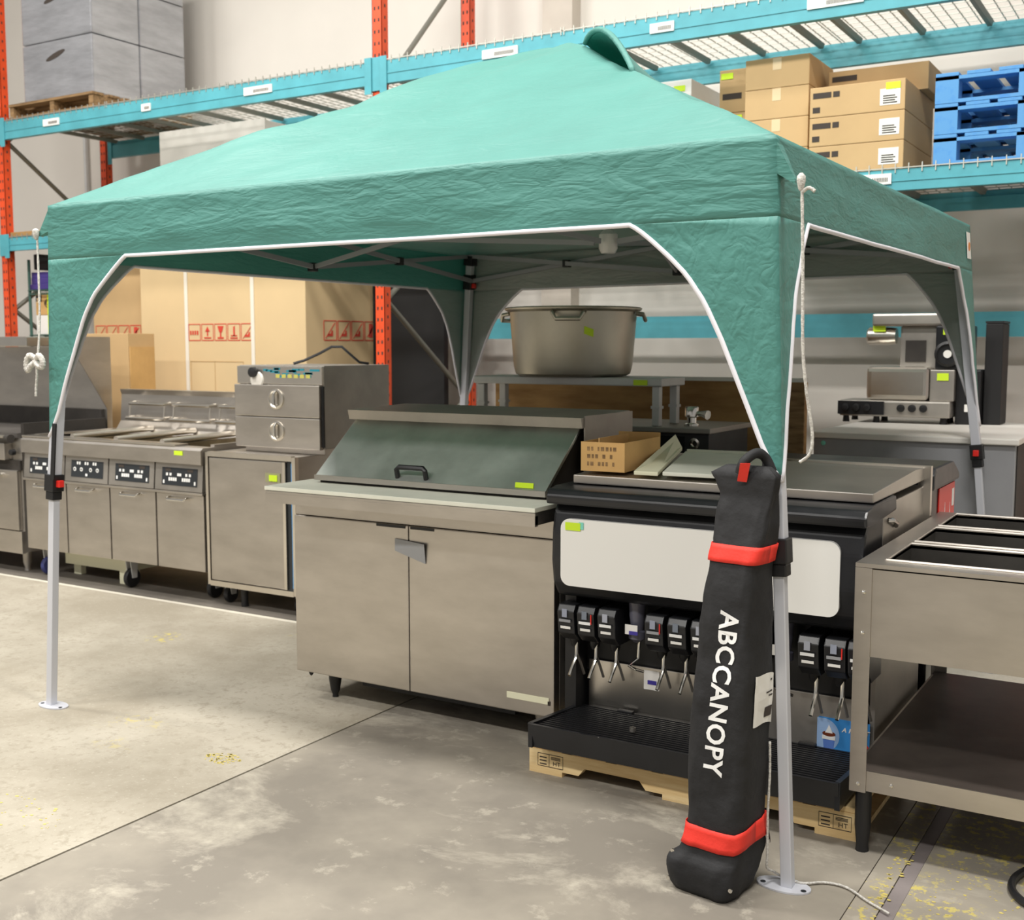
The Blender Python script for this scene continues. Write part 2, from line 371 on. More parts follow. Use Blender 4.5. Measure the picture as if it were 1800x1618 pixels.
for i in range(2):
    x0, x1 = UPX[i]+0.05, UPX[i+1]-0.05; wdt = (x1-x0)/3
    for k in range(3):
        deck(x0+wdt*k+0.01, x0+wdt*(k+1)-0.01, LV[0][1]+0.008, ('%s wire mesh deck on top level of the %s rack bay' % (names[k], ('left', 'right')[i])), 1)
        if i == 1 or k < 3: deck(x0+wdt*k+0.01, x0+wdt*(k+1)-0.01, LV[1][1]+0.008, ('%s wire mesh deck on lower teal level of the %s rack bay' % (names[k], ('left', 'right')[i])), 1)
ZU, ZM = LV[0][1]+0.0135, LV[1][1]+0.0135

# ---------------------------------------------------------------- goods on the rack
def pallet(name, label, cat, material, x0, x1, y0, y1, z, h, group=None, along='x', n=7, notch=True):
    t = thing(name, label, cat, ((x0+x1)/2, (y0+y1)/2, z), group)
    tb = 0.018
    for k in range(3):                              # stringers along X
        yy = y0+(y1-y0-0.04)*k/2
        L_ = x1-x0
        if notch:
            a, b_ = z+tb, z+h-tb; nz = a+(b_-a)*0.42
            pts = [(x0, yy, a), (x0+L_*.17, yy, a), (x0+L_*.19, yy, nz), (x0+L_*.37, yy, nz), (x0+L_*.39, yy, a), (x0+L_*.61, yy, a), (x0+L_*.63, yy, nz), (x0+L_*.81, yy, nz), (x0+L_*.83, yy, a), (x1, yy, a), (x1, yy, b_), (x0, yy, b_)]
            MB().prism(pts, (0, 0.04, 0)).build('stringer', material, t)
        else:
            for fx, fw in ((0, .20), (.70, .30)): B('block', material, t, x0+L_*fx, x0+L_*(fx+fw), yy-0.03*(k-0)/1 if k else yy, yy+0.10 if k == 0 else yy+0.04, z+tb, z+h-tb)
    for k in range(n):
        wd = (x1-x0)/(n*1.25); xx = x0+(x1-x0-wd)*k/(n-1)
        B('deck_board', material, t, xx, xx+wd, y0, y1, z+h-tb, z+h, 0.002, seg=1)
    if notch:
        for k in (0, n//2, n-1):
            wd = (x1-x0)/(n*1.25); xx = x0+(x1-x0-wd)*k/(n-1)
            B('bottom_board', material, t, xx, xx+wd, y0, y1, z, z+tb)
    else:
        for yy in (y0, (y0+y1)/2-0.05, y1-0.1): B('bottom_board', material, t, x0, x1, yy, yy+0.1, z, z+tb); B('stringer_board', material, t, x0, x1, yy, yy+0.1, z+h-2*tb, z+h-tb-0.0005)
    return t
# old pallet with two runner ends facing out
t = thing('wooden_pallet', 'worn brown pallet under the stretch-wrapped grey load on the top rack', 'pallet', (-8.2, 6.85, ZU))
for x in (-8.79, -8.27, -7.79): B('stringer', 'wood_old', t, x, x+0.05, 6.33, 7.38, ZU+0.018, ZU+0.105)
for k in range(7): B('deck_board', 'wood_old', t, -8.80, -7.73, 6.32+k*0.158, 6.43+k*0.158, ZU+0.105, ZU+0.125)
for k in range(3): B('bottom_board', 'wood_old', t, -8.80, -7.73, 6.32+k*0.47, 6.43+k*0.47, ZU, ZU+0.018)
zl = ZU+0.126
t = thing('wrapped_load', 'grey stretch-wrapped appliance stack on a pallet at upper left', 'pallet load', (-8.23, 6.9, zl))
for k, (z0, z1) in enumerate(((0, .47), (.475, .9), (.905, 1.3))):
    B('wrapped_crate', 'wrap', t, -8.66, -7.79, 6.38, 6.86, zl+z0, zl+z1, 0.012)
    B('wrapped_crate', 'wrap', t, -8.66, -7.79, 6.868, 7.36, zl+z0, zl+z1, 0.012)
for z in (0.32, 0.78): MB().prism([(-8.24+.12*math.cos(a*.314), 6.377, zl+z+.03+.022*math.sin(a*.314)+.03*math.cos(a*.314)) for a in range(20)], (0, .003, 0)).build('hand_hold', 'darkprint', t)
t = thing('white_panel_cabinet', 'plain white panel cabinet on the lower teal level behind the canopy', 'cabinet', (-6.83, 6.95, ZM))
B('body', 'white_panel', t, -7.40, -6.26, 6.72, 7.12, ZM, 3.225, 0.004); B('front_panel', 'white_panel', t, -7.405, -6.255, 6.70, 6.719, ZM, 3.235, 0.003)
tag(B('wooden_board', 'ply', None, -8.84, -8.2, 6.32, 6.9, ZM, ZM+0.035, 0.003), 'flat tan board lying on the lower teal level at far left', 'board')

def carton(name, label, x0, x1, y0, y1, z0, z1, material='carton', group=None, tape=True, prints=(), lab=None, tagc=None):
    t = thing(name, label, 'box', ((x0+x1)/2, (y0+y1)/2, z0), group)
    B('body', material, t, x0, x1, y0, y1, z0, z1, 0.004)
    if tape:
        xm = (x0+x1)/2
        B('tape', 'tape', t, xm-0.025, xm+0.025, y0-0.0012, y0, z1-min(0.07, (z1-z0)*.5), z1-0.004); B('tape', 'tape', t, xm-0.025, xm+0.025, y0, y1, z1, z1+0.001)
    if lab:
        lx, lz, lw, lh = lab
        l = B('shipping_label', 'paper', t, lx, lx+lw, y0-0.0015, y0-0.0003, lz, lz+lh)
        q = MB()
        for k in range(4): q.box(lx+lw*.15, lx+lw*(.85-.1*(k % 2)), y0-0.0025, y0-0.0016, lz+lh*(.1+.14*k), lz+lh*(.17+.14*k))
        q.build('print', 'darkprint', l)
    for (px_, pz_, pw, ph) in prints: B('print', 'darkprint', t, px_, px_+pw, y0-0.0015, y0-0.0003, pz_, pz_+ph)
    if tagc:
        gx, gz = tagc; B('price_tag', 'tag', t, gx, gx+0.075, y0-0.003, y0-0.0018, gz, gz+0.035)
    return t
for k, (z0, z1) in enumerate(((ZM, 2.615), (2.617, 2.785), (2.787, 2.955), (2.957, 3.125))):
    lv = ('lowest', 'second', 'third', 'topmost')[k]
    carton('carton', '%s narrow taped carton of the tall stack beside the wide cartons' % lv, -2.36, -1.99, 6.48, 6.95, z0, z1, group='narrow cartons on the rack')
for k, (z0, z1) in enumerate(((ZM, 2.59), (2.592, 2.745), (2.747, 2.908))):
    lv = ('lowest', 'middle', 'topmost')[k]
    t = carton('carton', '%s wide carton with white shipping label next to blue pallets' % lv, -1.952, -1.445, 6.38, 7.09, z0, z1, group='wide cartons on the rack', tape=False, lab=(-1.575, z0+0.03, 0.105, 0.085),
           prints=((-1.935, z1-0.06, 0.10, 0.03), (-1.825, z1-0.06, 0.035, 0.03), (-1.935, z0+0.025, 0.04, 0.03)), tagc=(-1.545, z1-0.05) if k == 2 else None)
carton('carton', 'long carton lying on top behind the wide labelled cartons', -1.95, -1.40, 6.72, 7.3, 2.910, 3.06, tape=False, prints=((-1.93, 3.0, 0.14, 0.03),))
carton('carton', 'lower brown carton behind the narrow taped stack, neon tag', -2.62, -2.40, 6.75, 7.2, ZM, 2.90, tape=False, tagc=(-2.55, 2.85))
carton('carton', 'upper brown carton behind the narrow taped stack, neon tag', -2.62, -2.40, 6.75, 7.2, 2.902, 3.155, tape=False, prints=((-2.6, 2.98, 0.12, 0.035),), tagc=(-2.61, 3.1))
t = carton('printed_box', 'pale grey printed box with neon tag behind the canopy peak', -3.08, -2.815, 6.78, 7.35, ZM, 3.14, material='paper', tape=False, prints=((-3.06, 3.0, .06, .03), (-2.98, 3.03, .08, .025), (-2.96, 2.9, .1, .02)), tagc=(-2.93, 3.07))
for k in range(3):
    pallet('blue_pallet', '%s of the three stacked blue pallets on the rack' % ('lowest', 'middle', 'topmost')[k], 'pallet', 'blue', -1.29, -0.72, 6.36, 7.25, ZM+k*0.155, 0.153, 'blue pallets on the rack', notch=False, n=4)

# wire shelving unit with goods (far left)
t = thing('wire_shelf_unit', 'dark green wire shelf unit inside the rack at far left', 'shelf unit', (-8.35, 6.8, 0))
for x in (-8.80, -8.1):
    for y in (6.46, 7.0): MB().tube([(x, y, 0.0), (x, y, 2.25)], 0.013, 8).build('post', 'wire_green', t, smooth=True)
for z in (1.60, 1.985):
    q = MB()
    for y in (6.45, 7.01):
        q.tube([(-8.81, y, z), (-8.09, y, z)], 0.005, 6); q.tube([(-8.81, y, z-0.035), (-8.09, y, z-0.035)], 0.005, 6)
        for k in range(27): q.bar((-8.80+k*0.026, y, z-0.035), (-8.787+k*0.026, y, z), 0.004, 0.004)
    for k in range(40): q.box(-8.80+k*0.018, -8.797+k*0.018, 6.45, 7.01, z+0.002, z+0.006)
    o = q.build('wire_shelf', 'wire_green', t); o['kind'] = 'stuff'
carton('strapped_carton', 'brown carton with oval print and yellow straps on the wire shelf', -8.78, -8.2, 6.5, 6.95, 1.775, 1.965, material='carton_old', tape=False)
t = bpy.data.objects['strapped_carton']
for x in (-8.62, -8.44): B('strap', 'tag', t, x, x+0.018, 6.4955, 6.4985, 1.775, 1.965)
B('print', 'darkprint', t, -8.775, -8.70, 6.4975, 6.499, 1.89, 1.945); B('print', 'tape', t, -8.76, -8.72, 6.496, 6.4972, 1.88, 1.92)
q = MB()
for k in range(28):
    a, b_ = 2*math.pi*k/28, 2*math.pi*(k+1)/28; q.bar((-8.53+.13*math.cos(a), 6.497, 1.875+.05*math.sin(a)), (-8.53+.13*math.cos(b_), 6.497, 1.875+.05*math.sin(b_)), 0.002, 0.006)
q.build('oval_print', 'darkprint', t)
text('lettering', 'KOOL-IT', 0.06, front(-8.53, 6.4965, 1.875), 'darkprint', t, bold=0.001)
t = carton('white_carton', 'white carton with yellow straps under the oval-printed carton', -8.78, -8.2, 6.5, 6.95, 1.608, 1.772, material='paper', tape=False)
for x in (-8.62, -8.44): B('strap', 'tag', t, x, x+0.018, 6.4955, 6.4985, 1.61, 1.77)
t = thing('folded_cloth', 'folded purple cloth on the top wire shelf at far left', 'cloth', (-8.46, 6.7, 1.992))
for k in range(3):
    zz = 1.993+k*0.05
    q = MB().box(-8.79+.012*(k % 2), -8.12-.02*k, 6.455+.01*k, 6.95, zz, zz+.049); bmesh.ops.subdivide_edges(q.bm, edges=list(q.bm.edges), cuts=7, use_grid_fill=True)
    for v in q.bm.verts: v.co.z += noise.noise(v.co*9)*.008; v.co.y += noise.noise(v.co*7+Vector((3, 1, 2)))*.01
    q.build('fold', 'purple', t, smooth='all')
q = MB(); q.prism([(-8.79, 6.5, 2.165), (-8.28, 6.5, 2.165), (-8.72, 6.5, 2.30), (-8.79, 6.5, 2.30)], (0, 0.5, 0))
tag(q.build('black_cover', 'black_soft', None, 0.01), 'black slanted cover lying over the purple cloth', 'cover')

# tall cartons standing in the left bay
def icons(t, x, y, z, s, n, fn):
    q = MB()
    for k in range(n):
        xx = x+k*s*1.12
        for a, b_ in (((0, 0), (s, 0)), ((s, 0), (s, s)), ((s, s), (0, s)), ((0, s), (0, 0))):
            p1, p2 = fn(xx+a[0], z+a[1]), fn(xx+b_[0], z+b_[1]); q.bar(p1, p2, 0.002, s*0.05)
        def tri(*pts): q.prism([fn(xx+px_*s, z+pz_*s) for px_, pz_ in pts], fn.out)
        kind = fn.kinds[k % len(fn.kinds)]
        if kind == 'up': tri((.5, .85), (.3, .55), (.7, .55)); tri((.45, .28), (.55, .28), (.55, .58), (.45, .58)); tri((.2, .12), (.8, .12), (.8, .2), (.2, .2))
        elif kind == 'glass': tri((.25, .88), (.75, .88), (.62, .5), (.38, .5)); tri((.45, .2), (.55, .2), (.55, .52), (.45, .52)); tri((.25, .1), (.75, .1), (.75, .2), (.25, .2))
        elif kind == 'one': tri((.45, .25), (.58, .25), (.58, .88), (.45, .82)); tri((.25, .25), (.75, .25), (.75, .32), (.25, .32)); tri((.2, .1), (.8, .1), (.8, .18), (.2, .18))
        elif kind == 'no': tri((.1, .1), (.16, .1), (.9, .9), (.84, .9)); tri((.3, .2), (.7, .2), (.7, .34), (.3, .34)); tri((.55, .34), (.7, .34), (.7, .5), (.6, .5))
        elif kind == 'cross': tri((.2, .2), (.32, .2), (.85, .85), (.73, .85)); tri((.35, .15), (.65, .15), (.65, .9), (.35, .9))
        elif kind == 'text': 
            for i_ in range(4): tri((.1+.2*i_, .35), (.22+.2*i_, .35), (.22+.2*i_, .6), (.1+.2*i_, .6))
    q.build('handling_marks', 'redprint', t)
def mk(fn, out, kinds):
    class F:
        def __call__(s, a, b_): return Vector(fn(a, b_))
    f = F(); f.out = out; f.kinds = kinds; return f
t = thing('tall_carton', 'tall carton with white straps and red handling marks behind the fryers', 'box', (-6.54, 6.9, 0))
B('body', 'carton_tall', t, -7.41, -5.67, 6.46, 7.30, 0.01, 2.26, 0.006)
for x in (-6.895, -6.195): B('strap', 'strap', t, x-0.012, x+0.022, 6.4535, 6.4585, 0.02, 2.25)
icons(t, -6.87, 6.458, 1.55, 0.125, 5, mk(lambda a, b_: (a, 6.4585, b_), (0, -0.002, 0), ('text', 'up', 'glass', 'one', 'no')))
icons(t, 6.66, 0, 1.55, 0.145, 4, mk(lambda a, b_: (-5.6685, a, b_), (0.002, 0, 0), ('no', 'no', 'no', 'cross')))
q = MB()
for x in (-6.86, -6.6, -6.3): q.box(x, x+0.006, 6.4575, 6.459, 1.05, 1.39)
q.box(-6.86, -6.3, 6.4575, 6.459, 1.384, 1.39); q.build('perforation', 'carton', t)
t = thing('tall_carton', 'tall plain carton with four red marks beside the wire shelf unit', 'box', (-7.76, 6.95, 0))
B('body', 'carton', t, -8.06, -7.43, 6.52, 7.30, 0.01, 2.26, 0.006)
icons(t, -8.03, 6.52, 1.55, 0.125, 4, mk(lambda a, b_: (a, 6.5185, b_), (0, -0.002, 0), ('no', 'no', 'no', 'cross')))
t = thing('narrow_carton', 'narrow brown carton edge standing right of the steel backguard', 'box', (-6.93, 6.1, 0))
B('body', 'carton', t, -7.33, -6.86, 5.85, 6.10, 0, 1.60, 0.004); B('side_flap', 'carton_old', t, -6.858, -6.85, 5.86, 6.09, 0.9, 1.5)
t = thing('black_board', 'tall black board leaning inside the rack behind the orange upright', 'board', (-5.2, 7.2, 0))
B('panel', 'black_soft', t, -5.60, -4.93, 7.16, 7.22, 0, 2.27, 0.004); B('edge_strip', 'black', t, -5.61, -4.92, 7.155, 7.225, 2.27, 2.285)

def price_tag(t, x, y, z, wd=0.08, h=0.04, teal=True):
    B('price_tag', 'tag', t, x, x+wd, y-0.003, y-0.0012, z, z+h)
    if teal: B('price_tag', 'tag_teal', t, x+wd*.9, x+wd*1.2, y-0.002, y-0.001, z+h*.2, z+h*1.1)
def caster(t, x, y, top, r=0.055, wheel='black', fork='galv'):
    c = B('caster', fork, t, x-0.035, x+0.035, y-0.035, y+0.035, top-0.012, top)
    for s in (-1, 1): MB().hexa([(x+s*.022-.003, y-.03, top-.012), (x+s*.022+.003, y-.03, top-.012), (x+s*.022+.003, y+.03, top-.012), (x+s*.022-.003, y+.03, top-.012), (x+s*.022-.003, y-.015, r), (x+s*.022+.003, y-.015, r), (x+s*.022+.003, y+.02, r), (x+s*.022-.003, y+.02, r)][4:]+[(x+s*.022-.003, y-.03, top-.012), (x+s*.022+.003, y-.03, top-.012), (x+s*.022+.003, y+.03, top-.012), (x+s*.022-.003, y+.03, top-.012)]).build('fork', fork, c)
    MB().lathe([(0.01, -0.017), (r*.55, -0.017), (r*.9, -0.016), (r, -0.009), (r, 0.009), (r*.9, 0.016), (r*.55, 0.017), (0.01, 0.017)], (x, y, r), 20, 'x').build('wheel', wheel, c, smooth=True)
def handle(t, pts, r, material='chrome', name='handle'):
    return MB().tube(pts, r, 8).build(name, material, t, smooth=True)
def rivet(t, x, y, z, axis='y', r=0.007):
    c = (x, y, z); return MB().lathe([(r, 0), (r*.8, -0.003), (r*.3, -0.005)], c, 10, axis).build('rivet', 'chrome', t)

# ---------------------------------------------------------------- fryer bank
FX = (-6.60, -6.19, -5.78, -5.37, -4.965); FY = 4.75
t = thing('fryer_bank', 'four-bay stainless deep fryer bank on casters at the left', 'fryer', (-5.78, 5.15, 0))
B('cabinet', 'steel_dull', t, FX[0], FX[4], FY+0.025, 5.50, 0.19, 0.82)
for i in range(4):
    x0, x1 = FX[i]+0.006, FX[i+1]-0.006
    d = B('door', 'steel', t, x0, x1, FY, FY+0.024, 0.185, 0.635, 0.004)
    xm = (x0+x1)/2
    handle(d, [(xm-.075, FY+.002, .615), (xm-.075, FY-.03, .61), (xm-.07, FY-.036, .605), (xm+.07, FY-.036, .605), (xm+.075, FY-.03, .61), (xm+.075, FY+.002, .615)], 0.007)
    # control panel (slightly raked)
    cp = MB().hexa([(x0, FY-.012, .655), (x1, FY-.012, .655), (x1, FY+.024, .655), (x0, FY+.024, .655), (x0, FY+.002, .815), (x1, FY+.002, .815), (x1, FY+.024, .815), (x0, FY+.024, .815)]).build('control_panel', 'steel_dull', t, 0.003)
    dy = lambda z: FY-.012+.014*(z-.655)/.16
    def pl(nm, m_, a, b_, z0, z1, off, par): 
        return MB().hexa([(a, dy(z0)-off, z0), (b_, dy(z0)-off, z0), (b_, dy(z0)-off+.0015, z0), (a, dy(z0)-off+.0015, z0), (a, dy(z1)-off, z1), (b_, dy(z1)-off, z1), (b_, dy(z1)-off+.0015, z1), (a, dy(z1)-off+.0015, z1)]).build(nm, m_, par)
    ds = pl('display', 'display', x0+.06, x1-.04, .685, .79, .002, cp)
    a0, a1 = x0+.06, x1-.04; wd = a1-a0
    if i == 1:
        for fx in (.12, .33, .62, .83):
            q = MB().lathe([(.013, 0), (.013, -.002)], (a0+wd*fx, dy(.73)-.002, .735), 14, 'y'); q.build('dial_print', 'white', ds)
            MB().lathe([(.006, -.002), (.006, -.003)], (a0+wd*fx, dy(.73)-.002, .735), 10, 'y').build('dial_print', 'display', ds)
        for fx in (.2, .27, .45, .52, .7, .77): pl('key', 'white', a0+wd*fx-.006, a0+wd*fx+.006, .765, .783, .0035, ds)
        pl('key', 'white', a0+wd*.46, a0+wd*.52, .695, .71, .0035, ds)
    else:
        for fx in (.15, .25, .47, .53, .7, .8): pl('key', 'white', a0+wd*fx-.009, a0+wd*fx+.007, .742, .758, .0035, ds)
        for fx in (.22, .28, .34, .40, .6, .66, .72, .78): pl('key', 'white', a0+wd*fx-.007, a0+wd*fx+.007, .712, .732, .0035, ds)
        for fx in (.06, .94): pl('key', 'white', a0+wd*fx-.006, a0+wd*fx+.006, .695, .715, .0035, ds)
        for fx in (.1, .72): pl('readout', 'darkprint', a0+wd*fx, a0+wd*(fx+.16), .768, .784, .003, ds)
B('rail', 'steel', t, FX[0], FX[4], FY-.016, FY+.05, .637, .652, .002)
MB().prism([(FX[0], FY-.02, .818), (FX[0], FY-.02, .90), (FX[0], FY+.0, .915), (FX[0], FY+.09, .915), (FX[0], FY+.09, .818)], (FX[4]-FX[0], 0, 0)).build('front_rail', 'steel', t)
B('drain_lip', 'steel_bright', t, FX[0]-.01, FX[3]+.18, FY-.005, FY+.10, .917, .928, .003)
B('side_wall', 'steel', t, FX[0], FX[0]+.03, FY+.09, 5.5, .82, .93); B('side_wall', 'steel', t, FX[4]-.03, FX[4], FY+.09, 5.5, .82, .93)
for i in range(4):
    x0, x1 = FX[i]+.03, FX[i+1]-.03
    q = MB(); q.box(x0, x1, FY+.09, 5.48, .822, .83); q.box(x0-.012, x0, FY+.09, 5.48, .822, .915); q.box(x1, x1+.012, FY+.09, 5.48, .822, .915)
    q.build('vat', 'greasy', t)
    if i: MB().tube([(FX[i], FY+.06, .93), (FX[i], 5.46, .945)], .02, 10).build('vat_divider', 'steel_bright', t, smooth=True)
bp = MB().prism([(FX[0]+.05, 5.44, .90), (FX[0]+.05, 5.50, .985), (FX[0]+.05, 5.515, 1.17), (FX[0]+.05, 5.50, 1.205), (FX[0]+.05, 5.58, 1.205), (FX[0]+.05, 5.58, .90)], (FX[4]-FX[0]-.05, 0, 0)).build('back_panel', 'steel', t)
for i in range(3):
    x0 = -6.42+i*.43+.02; x1 = x0+.34
    h = MB()
    h.tube([(x0, 5.51, 1.115), (x0, 5.455, 1.11), (x1, 5.455, 1.11), (x1, 5.51, 1.115)], .011, 8); h.tube([(x0-.02, 5.44, 1.01), (x1+.02, 5.44, 1.01)], .012, 8); h.tube([(x0, 5.46, 1.10), (x0, 5.45, 1.02)], .006, 6); h.tube([(x1, 5.46, 1.10), (x1, 5.45, 1.02)], .006, 6)
    h.tube([(x0, 5.5, 1.02), (x0, 5.45, 1.02)], .006, 6); h.tube([(x1, 5.5, 1.02), (x1, 5.45, 1.02)], .006, 6)
    h.build('basket_hanger', 'steel_bright', t, smooth=True)
for x, y in ((-6.52, 4.85), (-5.72, 4.85), (-5.05, 4.90), (-6.52, 5.42), (-5.05, 5.42)): caster(t, x, y, .19, .06, 'black' if x > -6.5 else mat('blue_wheel', (52, 58, 112), .5) if y < 5 else 'black')
price_tag(t, -5.18, FY-.02, .868, .07, .025, False)
t = thing('cream_dolly', 'cream painted low trestle under the fryer bank', 'trestle', (-6.1, 4.9, 0))
B('crossbar', 'cream', t, -6.42, -5.75, 4.90, 4.94, .075, .165, .003); B('leg', 'cream', t, -5.87, -5.80, 4.88, 4.93, 0, .15); B('leg', 'cream', t, -6.40, -6.33, 4.95, 4.99, 0, .075)
B('side_rail', 'cream', t, -5.80, -5.76, 4.945, 5.3, .09, .165)

# ---------------------------------------------------------------- range with backguard, far left
t = thing('griddle_range', 'steel griddle range with tall backguard at the far left edge', 'range', (-7.3, 5.1, 0))
X0, X1 = -7.95, -6.66
B('body', 'steel_dull', t, X0, X1, FY+.03, 5.52, .14, .90)
B('oven_door', 'steel', t, X0+.02, X1-.02, FY-.002, FY+.029, .29, .69, .006); B('kick_panel', 'steel', t, X0, X1, FY+.004, FY+.03, .135, .283)
handle(t, [(X0+.2, FY, .655), (X0+.2, FY-.05, .65), (X1-.18, FY-.05, .65), (X1-.18, FY, .655)], .012)
B('burner_gap', 'darkiron', t, X0, X1, FY+.012, FY+.03, .69, .755); B('control_panel', 'steel', t, X0, X1-.10, FY-.03, FY+.03, .757, .87, .006)
MB().lathe([(.02, 0), (.02, -.03), (.012, -.034)], (X1-.05, FY+.01, .81), 14, 'y').build('knob', 'black', t, smooth=True)
B('griddle_plate', 'griddle', t, X0, X1-.03, FY+.02, 5.45, .902, .935); B('front_ledge', 'steel_bright', t, X0, X1-.08, FY-.05, FY+.02, .905, .925, .005)
MB().tube([(X0, FY-.02, .90), (X1-.04, FY-.02, .90)], .03, 10).build('grease_rail', 'darkiron', t, smooth=True)
B('splash_guard', 'darkiron', t, X1-.03, X1, FY+.05, 5.46, .90, 1.00); B('splash_guard', 'darkiron', t, X0, X1-.03, 5.45, 5.475, .936, 1.06)
MB().prism([(X0, 5.476, 1.06), (X0, 5.485, 1.50), (X0, 5.52, 1.50), (X0, 5.52, .90), (X0, 5.476, .90)], (X1-X0, 0, 0)).build('backguard', 'steel', t)
MB().prism([(X1+.002, 5.48, 1.06), (X1+.002, 5.20, 1.49), (X1+.002, 5.03, 1.50), (X1+.002, 5.03, 1.57), (X1+.002, 5.52, 1.57), (X1+.002, 5.52, 1.06)][::-1], (-.006, 0, 0)).build('side_gusset', 'steel', t)
B('high_shelf', 'steel_bright', t, X0, X1-.25, 5.03, 5.52, 1.502, 1.57, .006)
for x in (X0+.08, X1-.1):
    for y in (4.86, 5.4): MB().lathe([(.03, .139), (.028, .06), (.018, .02), (.022, 0)], (x, y, 0), 12).build('foot', 'steel_dull', t, smooth=True)

# ---------------------------------------------------------------- holding cabinet and drawer warmer
t = thing('holding_cabinet', 'low stainless cabinet with neon tag supporting the drawer warmer', 'cabinet', (-4.6, 5.2, 0))
B('body', 'steel', t, -4.94, -4.27, FY+.03, 5.66, .125, .895, .003)
B('door', 'steel', t, -4.925, -4.36, FY+.004, FY+.029, .15, .865, .004)
for a in ((-4.95, -4.93, .12, .895), (-4.29, -4.265, .12, .895)): B('frame_edge', 'steel_bright', t, a[0], a[1], FY, FY+.03, a[2], a[3])
for z in ((.115, .145), (.872, .90)): B('frame_edge', 'steel_bright', t, -4.93, -4.29, FY-.001, FY+.029, z[0], z[1])
B('hinge_gap', 'display', t, -4.335, -4.292, FY+.012, FY+.029, .145, .872); B('door_edge', 'steel_bright', t, -4.358, -4.338, FY, FY+.029, .15, .865)
B('film_edge', 'bluetrim', t, -4.300, -4.293, FY+.006, FY+.02, .16, .86)
B('price_tag', 'greenboard', t, -4.485, -4.375, FY, FY+.0035, .75, .80); price_tag(t, -4.455, FY, .755, .06, .035, False)
for x in (-4.88, -4.33): caster(t, x, 4.86, .125, .05)
MB().lathe([(.025, .125), (.02, .03), (.022, 0)], (-4.73, 4.82, 0), 12).build('leg', 'black', t, smooth=True)
for x in (-4.88, -4.33): caster(t, x, 5.55, .125, .05)
t = thing('drawer_warmer', 'two-drawer steel food warmer standing on the low cabinet', 'food warmer', (-4.55, 5.2, .896))
WY = 4.90; wx0, wx1 = -4.84, -4.20
B('body', 'steel_dull', t, wx0, wx1, WY+.03, 5.52, .93, 1.395, .003); B('plinth', 'steel', t, wx0+.02, wx1-.02, WY+.05, 5.5, .896, .93)
B('edge_band', 'black', t, wx1-.012, wx1, WY+.018, WY+.0295, .94, 1.28)
for z0, z1 in ((.925, 1.10), (1.104, 1.285)):
    d = B('drawer', 'steel', t, wx0-.012, wx1-.012, WY-.002, WY+.029, z0, z1, .005)
    zc = (z0+z1)/2+.01; xc = (wx0+wx1)/2-.01
    MB().lathe([(.058, .0), (.058, -.006), (.048, -.007), (.044, -.003), (.02, -.001)], (xc, WY-.002, zc), 24, 'y').build('recessed_pull', 'steel_bright', d, smooth=True)
    handle(d, [(xc, WY-.004, zc+.045), (xc, WY-.02, zc+.03), (xc, WY-.02, zc-.03), (xc, WY-.004, zc-.045)], .008, name='pull_bar')
cp = B('control_strip', 'steel_bright', t, wx0, wx1-.002, WY+.012, WY+.029, 1.29, 1.39, .002)
q = MB(); random.seed(3)
for k in range(18):
    x = wx0+.2+random.random()*.38; z = 1.325+random.random()*.045; q.box(x, x+.02+.05*random.random(), WY+.0105, WY+.0119, z, z+.012)
q.build('worn_decal', mat('worn_teal_decal', (36, 132, 150), .5), cp)
q = MB()
for k in range(6):
    x = wx0+.3+k*.045; q.box(x, x+.03, WY+.0102, WY+.0117, 1.325, 1.345)
q.build('worn_decal', mat('worn_yellow_decal', (196, 190, 96), .5), cp)
MB().lathe([(.03, 0), (.028, -.03), (.012, -.034)], (wx0+.14, WY+.012, 1.355), 16, 'y').build('knob', 'black', cp, smooth=True)
MB().lathe([(.05, 0), (.045, -.008), (.02, -.012)], (wx0+.155, WY+.012, 1.312), 16, 'y').build('dial_plate', 'white_panel', cp, smooth=True)
tag(MB().tube([(-4.62, 5.15, 1.402), (-4.58, 5.2, 1.42), (-4.5, 5.24, 1.46), (-4.42, 5.26, 1.50), (-4.36, 5.28, 1.50), (-4.32, 5.3, 1.46), (-4.28, 5.34, 1.41), (-4.26, 5.4, 1.402)], .008, 8).build('power_cord', 'black', None, smooth=True), 'dark power cord looped on top of the drawer warmer', 'cord')

# ---------------------------------------------------------------- prep table
t = thing('prep_table', 'stainless two-door sandwich prep fridge with sloped lid', 'prep table', (-2.66, 4.05, 0))
PX0, PX1, PY = -3.30, -2.035, 3.665
B('body', 'steel_dull', t, PX0, PX1, PY+.045, 4.42, .115, .855, .003)
xm = -2.70
for a, b_ in ((PX0, xm-.002), (xm+.002, PX1)): B('door', 'steel', t, a, b_, PY, PY+.044, .115, .79, .004)
B('top_rail', 'steel', t, PX0, PX1, PY+.012, PY+.044, .793, .858)
for a in ((-2.86, -2.715), (-2.69, -2.575)): B('pull_recess', 'black', t, a[0], a[1], PY-.0015, PY+.002, .778, .7895)
B('worktop', 'steel', t, PX0-.01, PX1+.01, 3.505, 3.86, .865, .912, .003); B('worktop_lip', 'steel', t, PX0-.01, PX1+.01, 3.503, 3.525, .862, .90)
B('cutting_board', 'board', t, PX0-.012, PX1+.012, 3.50, 3.80, .913, .930, .003)
